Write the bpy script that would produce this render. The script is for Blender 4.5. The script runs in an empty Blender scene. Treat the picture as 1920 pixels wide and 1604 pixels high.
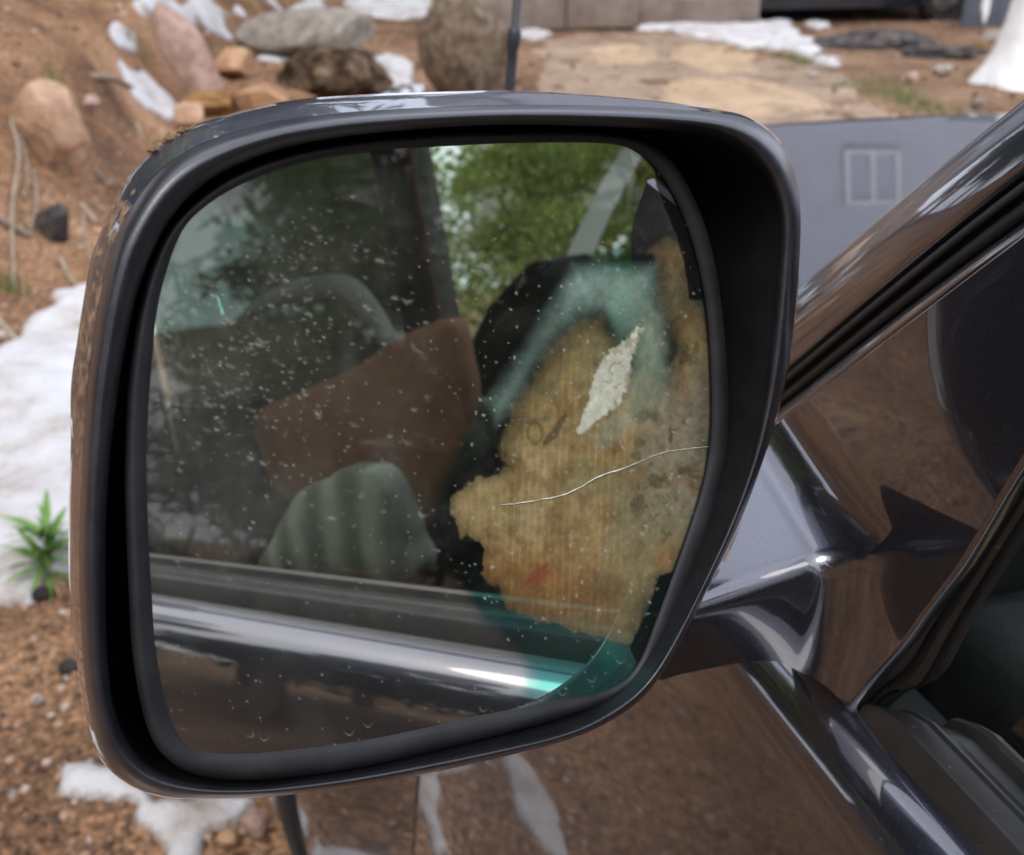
import bpy, math, random
import numpy as np
from mathutils import Matrix, Vector

random.seed(7)
rng = np.random.default_rng(7)
scene = bpy.context.scene
col = scene.collection

# ------------------------------------------------------------------ camera, sky, sun, exposure
CAM = np.array([0.0, 0.0, 1.42])
YAW, PITCH, FPX = math.radians(16.5), math.radians(24.5), 2059.0
CF = np.array([math.sin(YAW)*math.cos(PITCH), math.cos(YAW)*math.cos(PITCH), -math.sin(PITCH)])
CR = np.array([math.cos(YAW), -math.sin(YAW), 0.0])
CU = np.cross(CR, CF)
cam_data = bpy.data.cameras.new("camera")
cam = bpy.data.objects.new("camera", cam_data)
col.objects.link(cam)
m = Matrix.Identity(4)
for i in range(3):
    m[i][0], m[i][1], m[i][2], m[i][3] = CR[i], CU[i], -CF[i], CAM[i]
cam.matrix_world = m
cam_data.sensor_width = 36.0
cam_data.lens = 36.0*FPX/1920.0
cam_data.clip_start, cam_data.clip_end = 0.02, 500.0
cam_data.dof.use_dof = True
cam_data.dof.focus_distance = 0.37
cam_data.dof.aperture_fstop = 15.5
scene.camera = cam

SUN_EL, SUN_ROT = math.radians(52), math.radians(215)
world = bpy.data.worlds.new("World")
scene.world = world
world.use_nodes = True
wn = world.node_tree.nodes
bg = wn["Background"]
sky = wn.new("ShaderNodeTexSky")
sky.sky_type = 'NISHITA'
sky.sun_disc = False
sky.sun_elevation = SUN_EL
sky.sun_rotation = SUN_ROT
sky.air_density, sky.dust_density, sky.ozone_density = 1.0, 6.0, 1.0
# thin high cloud, the same all over the sky
wtc = wn.new("ShaderNodeTexCoord"); wno = wn.new("ShaderNodeTexNoise"); wno.inputs["Scale"].default_value = 2.2; wno.inputs["Detail"].default_value = 5.0
wmr = wn.new("ShaderNodeMapRange"); wmr.inputs[1].default_value = .35; wmr.inputs[2].default_value = .65; wmr.inputs[3].default_value = .45; wmr.inputs[4].default_value = .9
wmx = wn.new("ShaderNodeMix"); wmx.data_type = 'RGBA'; wmx.inputs[7].default_value = (15.3, 16.0, 18.8, 1)
wl = world.node_tree.links
wl.new(wtc.outputs["Generated"], wno.inputs["Vector"]); wl.new(wno.outputs["Fac"], wmr.inputs[0]); wl.new(wmr.outputs[0], wmx.inputs[0])
wl.new(sky.outputs[0], wmx.inputs[6]); wl.new(wmx.outputs[2], bg.inputs[0])
bg.inputs[1].default_value = 0.12
sun_data = bpy.data.lights.new("sun", 'SUN')
sun_data.energy = 0.9
sun_data.angle = math.radians(25)
sun_data.color = (1.0, 0.96, 0.9)
sun = bpy.data.objects.new("sun", sun_data)
col.objects.link(sun)
# the sky's rotation is counted clockwise from +Y
sd = Vector((math.sin(SUN_ROT)*math.cos(SUN_EL), math.cos(SUN_ROT)*math.cos(SUN_EL), math.sin(SUN_EL)))
sun.rotation_euler = sd.to_track_quat('Z', 'Y').to_euler()
vs = scene.view_settings
vs.view_transform = 'Standard'
vs.look = 'None'
vs.gamma = 1.0
vs.exposure = 0.3
vs.use_curve_mapping = False
scene.cycles.max_bounces = 10
scene.cycles.glossy_bounces = 7
scene.cycles.transparent_max_bounces = 12
scene.cycles.caustics_reflective = False
scene.cycles.caustics_refractive = False

# ------------------------------------------------------------------ sight lines (used to measure real positions)
def ray(px, py):
    return CF + (px-960)/FPX*CR - (py-802)/FPX*CU
def at_depth(px, py, t): return CAM + ray(px, py)*t
def at_x(px, py, X):
    d = ray(px, py); return CAM + d*(X/d[0])
def at_y(px, py, Y):
    d = ray(px, py); return CAM + d*(Y/d[1])
# mirror glass plane
_y, _p = math.radians(17.5), math.radians(8.5)
GN = np.array([math.sin(_y)*math.cos(_p), -math.cos(_y)*math.cos(_p), math.sin(_p)])
GM = at_depth(800, 840, .35)
def on_plane(px, py, M, n):
    d = ray(px, py); return CAM + d*(((M-CAM)@n)/(d@n))
def on_glass(px, py, off=0.0): return on_plane(px, py, GM+GN*off, GN)
def seen_x(px, py, X):                       # what the mirror shows at a pixel, on a plane x = X
    p = on_glass(px, py); d = ray(px, py); d = d/np.linalg.norm(d)
    r = d-2*(d@GN)*GN
    return p+r*((X-p[0])/r[0])
# mirror housing opening plane
_y, _p = math.radians(14.0), math.radians(7.2)
HN = np.array([math.sin(_y)*math.cos(_p), -math.cos(_y)*math.cos(_p), math.sin(_p)])
HM = on_glass(420, 1440, .0055)
def on_house(px, py, off=0.0): return on_plane(px, py, HM+HN*off, HN)

# ------------------------------------------------------------------ mesh helpers
def cr_spline(pts, n, closed=False):
    P = np.array(pts, float); k = len(P)
    if k == 2 and not closed:
        return P[0]+(P[1]-P[0])*np.linspace(0, 1, n)[:, None]
    if closed:
        idx = lambda i: P[i % k]; segs = k
    else:
        ext = np.vstack([2*P[0]-P[1], P, 2*P[-1]-P[-2]]); idx = lambda i: ext[i+1]; segs = k-1
    out = []
    S = 12
    for s in range(segs):
        p0, p1, p2, p3 = idx(s-1), idx(s), idx(s+1), idx(s+2)
        for j in range(S):
            t = j/S
            out.append(.5*((2*p1)+(p2-p0)*t+(2*p0-5*p1+4*p2-p3)*t*t+(3*p1-p0-3*p2+p3)*t**3))
    out.append(idx(segs) if not closed else P[0])
    out = np.array(out)
    L = np.r_[0, np.cumsum(np.linalg.norm(np.diff(out, axis=0), axis=1))]
    q = np.linspace(0, L[-1], n+1 if closed else n)
    if closed: q = q[:-1]
    return np.stack([np.interp(q, L, out[:, c]) for c in range(out.shape[1])], 1)

def param_spline(rows, n):
    """rows: k x m x 3 -> n x m x 3, interpolated through the rows."""
    A = np.array(rows, float); k = len(A)
    ext = np.concatenate([[2*A[0]-A[1]], A, [2*A[-1]-A[-2]]])
    out = []
    for q in np.linspace(0, k-1, n):
        s = min(int(q), k-2); t = q-s
        p0, p1, p2, p3 = ext[s], ext[s+1], ext[s+2], ext[s+3]
        out.append(.5*((2*p1)+(p2-p0)*t+(2*p0-5*p1+4*p2-p3)*t*t+(3*p1-p0-3*p2+p3)*t**3))
    return np.array(out)

def grid_faces(r, c, closed=False):
    f = []
    for i in range(r-1):
        for j in range(c if closed else c-1):
            k = (j+1) % c
            f.append((i*c+j, i*c+k, (i+1)*c+k, (i+1)*c+j))
    return f

def link(name, me, mat, parent=None, smooth=True):
    if mat is not None: me.materials.append(mat)
    if smooth:
        me.polygons.foreach_set("use_smooth", [True]*len(me.polygons))
    me.update()
    o = bpy.data.objects.new(name, me)
    col.objects.link(o)
    if parent is not None:
        o.parent = parent
        o.matrix_parent_inverse = Matrix.Translation(-Vector(parent_loc(parent)))
    return o
def parent_loc(p):          # parts keep world coordinates; only top-level things are placed
    return p.location.copy() if p.parent is None else Vector((0, 0, 0))
def mesh_obj(name, verts, faces, mat, parent=None, smooth=True):
    me = bpy.data.meshes.new(name)
    me.from_pydata([tuple(map(float, v)) for v in verts], [], [tuple(map(int, f)) for f in faces])
    return link(name, me, mat, parent, smooth)
def thing(name, label, cat, loc=(0, 0, 0), group=None, kind='thing'):
    o = bpy.data.objects.new(name, None); col.objects.link(o)
    o.location = [float(v) for v in loc]; o.empty_display_size = .05
    tag(o, label, cat, group, kind); return o
def tag(o, label=None, cat=None, group=None, kind=None):
    if label: o['label'] = label
    if cat: o['category'] = cat
    if group: o['group'] = group
    if kind: o['kind'] = kind
    return o
def crisp(o, deg=28):
    o.data.set_sharp_from_angle(angle=math.radians(deg)); return o
def solid(o, th, off=1.0):
    md = o.modifiers.new("thickness", 'SOLIDIFY'); md.thickness = th; md.offset = off
    return o
def patch(name, rows, mat, parent, nr=24, nc=40, thick=0, off=-1.0):
    R = [cr_spline(r, nc) for r in rows]
    G = param_spline(R, nr)
    o = mesh_obj(name, G.reshape(-1, 3), grid_faces(nr, nc), mat, parent)
    if thick: solid(o, thick, off)
    return o
def ring_loft(name, rings, mat, parent, cap_end=False, cap_start=False):
    n = len(rings[0]); V = np.concatenate(rings)
    F = grid_faces(len(rings), n, True)
    V = list(V)
    if cap_end:
        V.append(rings[-1].mean(0)); b = (len(rings)-1)*n
        F += [(b+j, b+(j+1) % n, len(V)-1) for j in range(n)]
    if cap_start:
        V.append(rings[0].mean(0))
        F += [((j+1) % n, j, len(V)-1) for j in range(n)]
    return mesh_obj(name, V, F, mat, parent)
def tube_data(pts, radii, n=8, samples=None):
    P = np.array(pts, float)
    if samples: 
        P = cr_spline(P, samples)
    k = len(P)
    r = np.interp(np.linspace(0, 1, k), np.linspace(0, 1, len(radii)), radii) if hasattr(radii, '__len__') else np.full(k, radii)
    V = []; 
    T = np.gradient(P, axis=0); T /= np.linalg.norm(T, axis=1)[:, None]
    up = np.array([0, 0, 1.0]) if abs(T[0][2]) < .9 else np.array([1.0, 0, 0])
    for i in range(k):
        a = np.cross(T[i], up); a /= np.linalg.norm(a); b = np.cross(a, T[i]); up = b
        for j in range(n):
            th = 2*math.pi*j/n
            V.append(P[i]+r[i]*(math.cos(th)*a+math.sin(th)*b))
    F = grid_faces(k, n, True)
    F.append(tuple(range(n-1, -1, -1))); F.append(tuple(range((k-1)*n, k*n)))
    return V, F
def tube(name, pts, radii, mat, parent=None, n=8, samples=None):
    V, F = tube_data(pts, radii, n, samples)
    return mesh_obj(name, V, F, mat, parent)
def box_data(lo, hi):
    x0, y0, z0 = lo; x1, y1, z1 = hi
    V = [(x0, y0, z0), (x1, y0, z0), (x1, y1, z0), (x0, y1, z0), (x0, y0, z1), (x1, y0, z1), (x1, y1, z1), (x0, y1, z1)]
    F = [(3, 2, 1, 0), (4, 5, 6, 7), (0, 1, 5, 4), (1, 2, 6, 5), (2, 3, 7, 6), (3, 0, 4, 7)]
    return V, F
def box(name, lo, hi, mat, parent=None, bevel=0.0, seg=2):
    V, F = box_data(lo, hi)
    o = mesh_obj(name, V, F, mat, parent, smooth=bevel > 0)
    if bevel:
        b = o.modifiers.new("bevel", 'BEVEL'); b.width = bevel; b.segments = seg; b.limit_method = 'NONE'
    return o
# numpy value noise
class VNoise:
    def __init__(self, seed): self.t = np.random.default_rng(seed).random((64, 64))
    def n(self, x, y):
        x = np.asarray(x, float); y = np.asarray(y, float)
        xi = np.floor(x).astype(int); yi = np.floor(y).astype(int); fx = x-xi; fy = y-yi
        fx = fx*fx*(3-2*fx); fy = fy*fy*(3-2*fy); t = self.t
        a = t[xi % 64, yi % 64]; b = t[(xi+1) % 64, yi % 64]; c = t[xi % 64, (yi+1) % 64]; d = t[(xi+1) % 64, (yi+1) % 64]
        return a+(b-a)*fx+(c-a)*fy+(a-b-c+d)*fx*fy
    def fbm(self, x, y, o=4):
        s = 0; a = .5
        for i in range(o):
            s = s+a*(self.n(np.asarray(x)*2**i+17.3*i, np.asarray(y)*2**i+5.1*i)); a *= .5
        return s/(1-.5**o)
VN = VNoise(3); VN2 = VNoise(11)
def smooth01(x, a, b):
    t = np.clip((x-a)/(b-a), 0, 1); return t*t*(3-2*t)
def poly_sd(X, Y, poly):
    """signed distance, positive inside."""
    P = np.array(poly, float); d = np.full(X.shape, 1e9); inside = np.zeros(X.shape, bool)
    for i in range(len(P)):
        a = P[i]; b = P[(i+1) % len(P)]; e = b-a
        t = np.clip(((X-a[0])*e[0]+(Y-a[1])*e[1])/(e@e+1e-12), 0, 1)
        d = np.minimum(d, np.hypot(X-a[0]-t*e[0], Y-a[1]-t*e[1]))
        if a[1] != b[1]:
            c = ((a[1] > Y) != (b[1] > Y)) & (X < (b[0]-a[0])*(Y-a[1])/(b[1]-a[1])+a[0])
            inside ^= c
    return np.where(inside, d, -d)

# ------------------------------------------------------------------ materials
def mat_new(name):
    mt = bpy.data.materials.new(name); mt.use_nodes = True
    nt = mt.node_tree; return mt, nt, nt.nodes, nt.links, nt.nodes["Principled BSDF"]
def N(nt, kind, **kw):
    nd = nt.nodes.new(kind)
    for k, v in kw.items():
        if k in nd.inputs: nd.inputs[k].default_value = v
        else: setattr(nd, k, v)
    return nd
def ramp(nt, stops):
    r = nt.nodes.new("ShaderNodeValToRGB"); e = r.color_ramp.elements
    e[0].position, e[0].color = stops[0][0], (*stops[0][1], 1)
    e[1].position, e[1].color = stops[-1][0], (*stops[-1][1], 1)
    for p, c in stops[1:-1]:
        x = e.new(p); x.color = (*c, 1)
    return r
def noise_mat(name, stops, scale=6, detail=8, rough=.8, bump=.3, bscale=None, bdist=.01, metallic=0, spec=.3, coat=0, distort=0, rvar=0):
    mt, nt, nd, lk, b = mat_new(name)
    tc = N(nt, "ShaderNodeTexCoord")
    n1 = N(nt, "ShaderNodeTexNoise", Scale=scale, Detail=detail, Roughness=.62, Distortion=distort)
    lk.new(tc.outputs["Object"], n1.inputs["Vector"])
    r = ramp(nt, stops); lk.new(n1.outputs["Fac"], r.inputs[0]); lk.new(r.outputs[0], b.inputs["Base Color"])
    b.inputs["Roughness"].default_value = rough; b.inputs["Metallic"].default_value = metallic
    b.inputs["Specular IOR Level"].default_value = spec; b.inputs["Coat Weight"].default_value = coat
    if rvar:
        mr = N(nt, "ShaderNodeMapRange"); mr.inputs[3].default_value = rough-rvar; mr.inputs[4].default_value = rough+rvar
        lk.new(n1.outputs["Fac"], mr.inputs[0]); lk.new(mr.outputs[0], b.inputs["Roughness"])
    if bump:
        n2 = N(nt, "ShaderNodeTexNoise", Scale=bscale or scale*4, Detail=6, Roughness=.6)
        lk.new(tc.outputs["Object"], n2.inputs["Vector"])
        bp = N(nt, "ShaderNodeBump", Strength=bump, Distance=bdist)
        lk.new(n2.outputs["Fac"], bp.inputs["Height"]); lk.new(bp.outputs[0], b.inputs["Normal"])
    return mt

def paint_mat(name, dirt_attr=False):
    """dark blue-grey metallic clear-coated paint with faint dust; optional caked mud from an attribute."""
    mt, nt, nd, lk, b = mat_new(name)
    tc = N(nt, "ShaderNodeTexCoord")
    fl = N(nt, "ShaderNodeTexNoise", Scale=2600.0, Detail=1.0)
    lk.new(tc.outputs["Object"], fl.inputs["Vector"])
    r = ramp(nt, [(.35, (.038, .040, .053)), (.62, (.072, .075, .098)), (.8, (.15, .155, .19))])
    lk.new(fl.outputs["Fac"], r.inputs[0])
    b.inputs["Metallic"].default_value = .9; b.inputs["Roughness"].default_value = .33
    b.inputs["Coat Weight"].default_value = 1.0; b.inputs["Coat Roughness"].default_value = .025; b.inputs["Coat IOR"].default_value = 2.0
    # light dust specks
    ds = N(nt, "ShaderNodeTexNoise", Scale=420.0, Detail=2.0)
    lk.new(tc.outputs["Object"], ds.inputs["Vector"])
    dr = ramp(nt, [(.735, (0, 0, 0)), (.77, (1, 1, 1))]); lk.new(ds.outputs["Fac"], dr.inputs[0])
    mx = N(nt, "ShaderNodeMix", data_type='RGBA'); mx.inputs[7].default_value = (.22, .2, .18, 1)
    ml = N(nt, "ShaderNodeMath", operation='MULTIPLY'); ml.inputs[1].default_value = .35
    lk.new(dr.outputs[0], ml.inputs[0]); lk.new(ml.outputs[0], mx.inputs[0])
    lk.new(r.outputs[0], mx.inputs[6]); 
    film = N(nt, "ShaderNodeTexNoise", Scale=22.0, Detail=6.0); lk.new(tc.outputs["Object"], film.inputs["Vector"])
    cr = N(nt, "ShaderNodeMapRange"); cr.inputs[1].default_value = .3; cr.inputs[2].default_value = .8; cr.inputs[3].default_value = .012; cr.inputs[4].default_value = .05
    lk.new(film.outputs["Fac"], cr.inputs[0]); lk.new(cr.outputs[0], b.inputs["Coat Roughness"])
    out = mx.outputs[2]
    if dirt_attr:
        at = N(nt, "ShaderNodeAttribute", attribute_name="dirt")
        dn = N(nt, "ShaderNodeTexNoise", Scale=260.0, Detail=5.0); lk.new(tc.outputs["Object"], dn.inputs["Vector"])
        ad = N(nt, "ShaderNodeMath", operation='ADD'); lk.new(at.outputs["Fac"], ad.inputs[0]); lk.new(dn.outputs["Fac"], ad.inputs[1])
        dr2 = ramp(nt, [(.92, (0, 0, 0)), (1.0, (1, 1, 1))]); 
        sc = N(nt, "ShaderNodeMath", operation='MULTIPLY'); sc.inputs[1].default_value = .8
        lk.new(ad.outputs[0], sc.inputs[0]); lk.new(sc.outputs[0], dr2.inputs[0])
        dcol = ramp(nt, [(.3, (.06, .035, .022)), (.55, (.17, .105, .06)), (.75, (.30, .2, .12))]); lk.new(dn.outputs["Fac"], dcol.inputs[0])
        m2 = N(nt, "ShaderNodeMix", data_type='RGBA'); lk.new(dr2.outputs[0], m2.inputs[0]); lk.new(out, m2.inputs[6]); lk.new(dcol.outputs[0], m2.inputs[7])
        out = m2.outputs[2]
        inv = N(nt, "ShaderNodeMath", operation='SUBTRACT'); inv.inputs[0].default_value = 1.0; lk.new(dr2.outputs[0], inv.inputs[1])
        lk.new(inv.outputs[0], b.inputs["Coat Weight"])
        mm = N(nt, "ShaderNodeMath", operation='MULTIPLY'); mm.inputs[1].default_value = .55; lk.new(inv.outputs[0], mm.inputs[0]); lk.new(mm.outputs[0], b.inputs["Metallic"])
        rr = N(nt, "ShaderNodeMapRange"); rr.inputs[3].default_value = .38; rr.inputs[4].default_value = .95; lk.new(dr2.outputs[0], rr.inputs[0]); lk.new(rr.outputs[0], b.inputs["Roughness"])
        bp = N(nt, "ShaderNodeBump", Strength=.5, Distance=.002); hm = N(nt, "ShaderNodeMath", operation='MULTIPLY'); lk.new(dr2.outputs[0], hm.inputs[0]); lk.new(dn.outputs["Fac"], hm.inputs[1])
        lk.new(hm.outputs[0], bp.inputs["Height"]); lk.new(bp.outputs[0], b.inputs["Normal"])
    lk.new(out, b.inputs["Base Color"])
    return mt

def plastic_mat(name, c0, c1, rough=.45, scuff=.25, scale=60, spec=.4):
    """black moulded plastic or rubber with fine grain and pale scuffs."""
    mt, nt, nd, lk, b = mat_new(name)
    tc = N(nt, "ShaderNodeTexCoord")
    n1 = N(nt, "ShaderNodeTexNoise", Scale=scale, Detail=7, Roughness=.65); lk.new(tc.outputs["Object"], n1.inputs["Vector"])
    r = ramp(nt, [(.3, c0), (.7, c1)]); lk.new(n1.outputs["Fac"], r.inputs[0])
    s = N(nt, "ShaderNodeTexNoise", Scale=scale*5, Detail=3, Distortion=1.5); lk.new(tc.outputs["Object"], s.inputs["Vector"])
    sr = ramp(nt, [(.70, (0, 0, 0)), (.78, (1, 1, 1))]); lk.new(s.outputs["Fac"], sr.inputs[0])
    ml = N(nt, "ShaderNodeMath", operation='MULTIPLY'); ml.inputs[1].default_value = scuff; lk.new(sr.outputs[0], ml.inputs[0])
    mx = N(nt, "ShaderNodeMix", data_type='RGBA'); mx.inputs[7].default_value = (.22, .21, .2, 1)
    lk.new(ml.outputs[0], mx.inputs[0]); lk.new(r.outputs[0], mx.inputs[6]); lk.new(mx.outputs[2], b.inputs["Base Color"])
    b.inputs["Roughness"].default_value = rough; b.inputs["Specular IOR Level"].default_value = spec
    g = N(nt, "ShaderNodeTexNoise", Scale=1500.0, Detail=2); lk.new(tc.outputs["Object"], g.inputs["Vector"])
    bp = N(nt, "ShaderNodeBump", Strength=.12, Distance=.0006); lk.new(g.outputs["Fac"], bp.inputs["Height"]); lk.new(bp.outputs[0], b.inputs["Normal"])
    mr = N(nt, "ShaderNodeMapRange"); mr.inputs[3].default_value = rough-.1; mr.inputs[4].default_value = rough+.12
    lk.new(n1.outputs["Fac"], mr.inputs[0]); lk.new(mr.outputs[0], b.inputs["Roughness"])
    return mt

def pane_mat(name, tint, ior=1.6):
    mt, nt, nd, lk, b = mat_new(name)
    nd.remove(b)
    tr = N(nt, "ShaderNodeBsdfTransparent"); tr.inputs[0].default_value = (*tint, 1)
    gl = N(nt, "ShaderNodeBsdfGlossy"); gl.inputs["Roughness"].default_value = .01; gl.inputs["Color"].default_value = (.97, .95, .91, 1)
    f0 = ((ior-1)/(ior+1))**2                      # Schlick, the same from both sides of the pane
    lw = N(nt, "ShaderNodeLayerWeight", Blend=.5)
    pw = N(nt, "ShaderNodeMath", operation='POWER'); pw.inputs[1].default_value = 5.0; lk.new(lw.outputs["Facing"], pw.inputs[0])
    ma = N(nt, "ShaderNodeMath", operation='MULTIPLY_ADD'); ma.inputs[1].default_value = 1-f0; ma.inputs[2].default_value = f0; lk.new(pw.outputs[0], ma.inputs[0])
    mx = N(nt, "ShaderNodeMixShader"); lk.new(ma.outputs[0], mx.inputs[0]); lk.new(tr.outputs[0], mx.inputs[1]); lk.new(gl.outputs[0], mx.inputs[2])
    lk.new(mx.outputs[0], nd["Material Output"].inputs[0])
    return mt

def mirror_mat():
    """silvered glass; attribute 'tint' = colour of the silvering, 'wear' = rgb of bare backing and dust, alpha = cover."""
    mt, nt, nd, lk, b = mat_new("worn_mirror_glass")
    tint = N(nt, "ShaderNodeAttribute", attribute_name="tint"); wear = N(nt, "ShaderNodeAttribute", attribute_name="wear")
    gl = N(nt, "ShaderNodeBsdfGlossy"); gl.inputs["Roughness"].default_value = 0.006
    lk.new(tint.outputs["Color"], gl.inputs["Color"])
    tc = N(nt, "ShaderNodeTexCoord")
    n1 = N(nt, "ShaderNodeTexNoise", Scale=230.0, Detail=5.0, Roughness=.7); lk.new(tc.outputs["Object"], n1.inputs["Vector"])
    mr = N(nt, "ShaderNodeMapRange"); mr.inputs[1].default_value = .3; mr.inputs[2].default_value = .7; mr.inputs[3].default_value = .72; mr.inputs[4].default_value = 1.25
    lk.new(n1.outputs["Fac"], mr.inputs[0])
    mm = N(nt, "ShaderNodeVectorMath", operation='SCALE'); lk.new(wear.outputs["Color"], mm.inputs[0]); lk.new(mr.outputs[0], mm.inputs["Scale"])
    b.inputs["Roughness"].default_value = .6; b.inputs["Specular IOR Level"].default_value = .0
    b.inputs["Coat Weight"].default_value = 1.0; b.inputs["Coat Roughness"].default_value = .01; b.inputs["Coat IOR"].default_value = 1.6
    lk.new(mm.outputs[0], b.inputs["Base Color"])
    mx = N(nt, "ShaderNodeMixShader"); lk.new(wear.outputs["Alpha"], mx.inputs[0]); lk.new(gl.outputs[0], mx.inputs[1]); lk.new(b.outputs[0], mx.inputs[2])
    lk.new(mx.outputs[0], nd["Material Output"].inputs[0])
    return mt

M = {}
M['paint'] = paint_mat("dark_metallic_paint")
M['paint_dirty'] = paint_mat("dark_metallic_paint_with_mud", True)
M['rim'] = plastic_mat("satin_black_plastic", (.012, .012, .016), (.026, .026, .033), .32, .22, 120, 1.0)
M['tray'] = plastic_mat("matt_black_plastic", (.006, .006, .007), (.011, .011, .012), .5, .12, 60, .3)
M['bezel'] = plastic_mat("grey_black_soft_plastic", (.017, .017, .019), (.035, .035, .038), .5, .35, 50, .4)
M['rubber'] = plastic_mat("black_rubber", (.008, .008, .008), (.018, .017, .016), .55, .3, 60, .28)
M['moulding'] = plastic_mat("dusty_black_moulding", (.009, .009, .009), (.024, .0235, .0225), .40, .5, 30, .5)
M['mirror'] = mirror_mat()
M['crack'] = noise_mat("crack_line", [(.35, (.34, .34, .27)), (.5, (.6, .6, .5)), (.65, (.9, .9, .8))], 260, 3, .3, 0)
M['pane'] = pane_mat("side_window_glass", (.68, .75, .69), 1.6)
M['pane_clear'] = pane_mat("clear_window_glass", (.86, .93, .88), 1.45)
M['pane_dark'] = pane_mat("privacy_glass", (.10, .14, .12), 1.45)
M['cabin'] = noise_mat("dark_cabin_plastic", [(.3, (.006, .008, .0075)), (.7, (.016, .019, .018))], 12, 6, .7, .2)
M['trim_light'] = noise_mat("pale_cabin_trim", [(.3, (.5, .5, .46)), (.7, (.62, .62, .58))], 8, 5, .7, .1)
M['seat_brown'] = noise_mat("brown_seat_cover", [(.3, (.20, .08, .05)), (.7, (.34, .155, .10))], 9, 6, .75, .4)
M['seat_grey'], _n, _, _l, _b = mat_new("striped_grey_seat_fabric")
_tc = N(_n, "ShaderNodeTexCoord"); _w = N(_n, "ShaderNodeTexWave", Scale=5.5, Distortion=5.0, Detail=3.0); _w.bands_direction = 'Y'; _l.new(_tc.outputs["Object"], _w.inputs["Vector"])
_r = ramp(_n, [(.1, (.10, .10, .088)), (.5, (.17, .172, .155)), (.9, (.27, .272, .25))]); _l.new(_w.outputs["Fac"], _r.inputs[0]); _l.new(_r.outputs[0], _b.inputs["Base Color"]); _b.inputs["Roughness"].default_value = .85
M['wheel_grey'] = noise_mat('grey_steering_wheel', [(.3, (.20, .20, .18)), (.7, (.34, .34, .31))], 14, 6, .7, .2)
M['pillar_grey'] = noise_mat('grey_pillar_rubber', [(.3, (.06, .058, .052)), (.7, (.20, .195, .18))], 26, 6, .6, .2)
M['belt'] = noise_mat("pale_seat_belt_webbing", [(.3, (.8, .8, .78)), (.7, (.9, .9, .88))], 120, 3, .8, .2)
_n = M['belt'].node_tree; _b = _n.nodes['Principled BSDF']; _t = N(_n, 'ShaderNodeBsdfTranslucent'); _t.inputs[0].default_value = (.85, .87, .84, 1)
_m = N(_n, 'ShaderNodeMixShader'); _m.inputs[0].default_value = .6; _n.links.new(_b.outputs[0], _m.inputs[1]); _n.links.new(_t.outputs[0], _m.inputs[2]); _n.links.new(_m.outputs[0], _n.nodes['Material Output'].inputs[0])
M['tan_trim'] = noise_mat("tan_cabin_trim", [(.3, (.32, .24, .13)), (.7, (.48, .37, .22))], 14, 6, .7, .2)
M['tyre'] = plastic_mat("tyre_rubber", (.012, .012, .012), (.035, .032, .03), .75, .2, 30, .3)
M['rim_alloy'] = noise_mat("wheel_alloy", [(.3, (.28, .28, .28)), (.7, (.42, .42, .42))], 20, 5, .35, .1, metallic=.8)
M['antenna'] = plastic_mat("antenna_black", (.016, .018, .022), (.035, .038, .045), .45, .15, 60, .5)
M['mud'] = noise_mat("dried_mud_crumb", [(.3, (.16, .1, .055)), (.7, (.38, .26, .15))], 300, 5, .95, .5)

# ------------------------------------------------------------------ terrain
BX, BY = -.6, 4.3
def terrain(x, y, fine=True):
    x = np.asarray(x, float); y = np.asarray(y, float)
    h = .038*np.maximum(0, y-2)
    d = (x-BX)*-.978+(y-BY)*.206
    d = d+.28*(VN.fbm(x*.9+9, y*.9+4, 3)-.5)
    near = smooth01(y, 2.6, 4.4)
    h = h+near*(.42*smooth01(d, 0, .55)+1.5*(1-np.exp(-.36*np.maximum(0, d-.15)))*smooth01(d, 0, .6))
    # ground behind the car's far side falls away a little
    h = h-.06*np.maximum(0, x-4)*smooth01(-y, -4, 1)
    h = h+.10*(VN.fbm(x*.8+3, y*.8+7, 4)-.5)*smooth01(np.hypot(x-1, y), 1.5, 4)
    if fine:
        h = h+.05*(VN2.fbm(x*4, y*4, 4)-.5)+.016*(VN.fbm(x*19, y*19, 3)-.5)
    return h
_TS = 0.5*1.02**np.arange(245)
def on_terrain(px, py):
    d = ray(px, py)
    f = CAM[2]+d[2]*_TS-terrain(CAM[0]+d[0]*_TS, CAM[1]+d[1]*_TS, False)
    k = int(np.argmax(f < 0)) if (f < 0).any() else len(_TS)-1
    k = max(k, 1); t = _TS[k-1]+(_TS[k]-_TS[k-1])*f[k-1]/(f[k-1]-f[k]+1e-12)
    return CAM+d*t, float(t)

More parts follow.
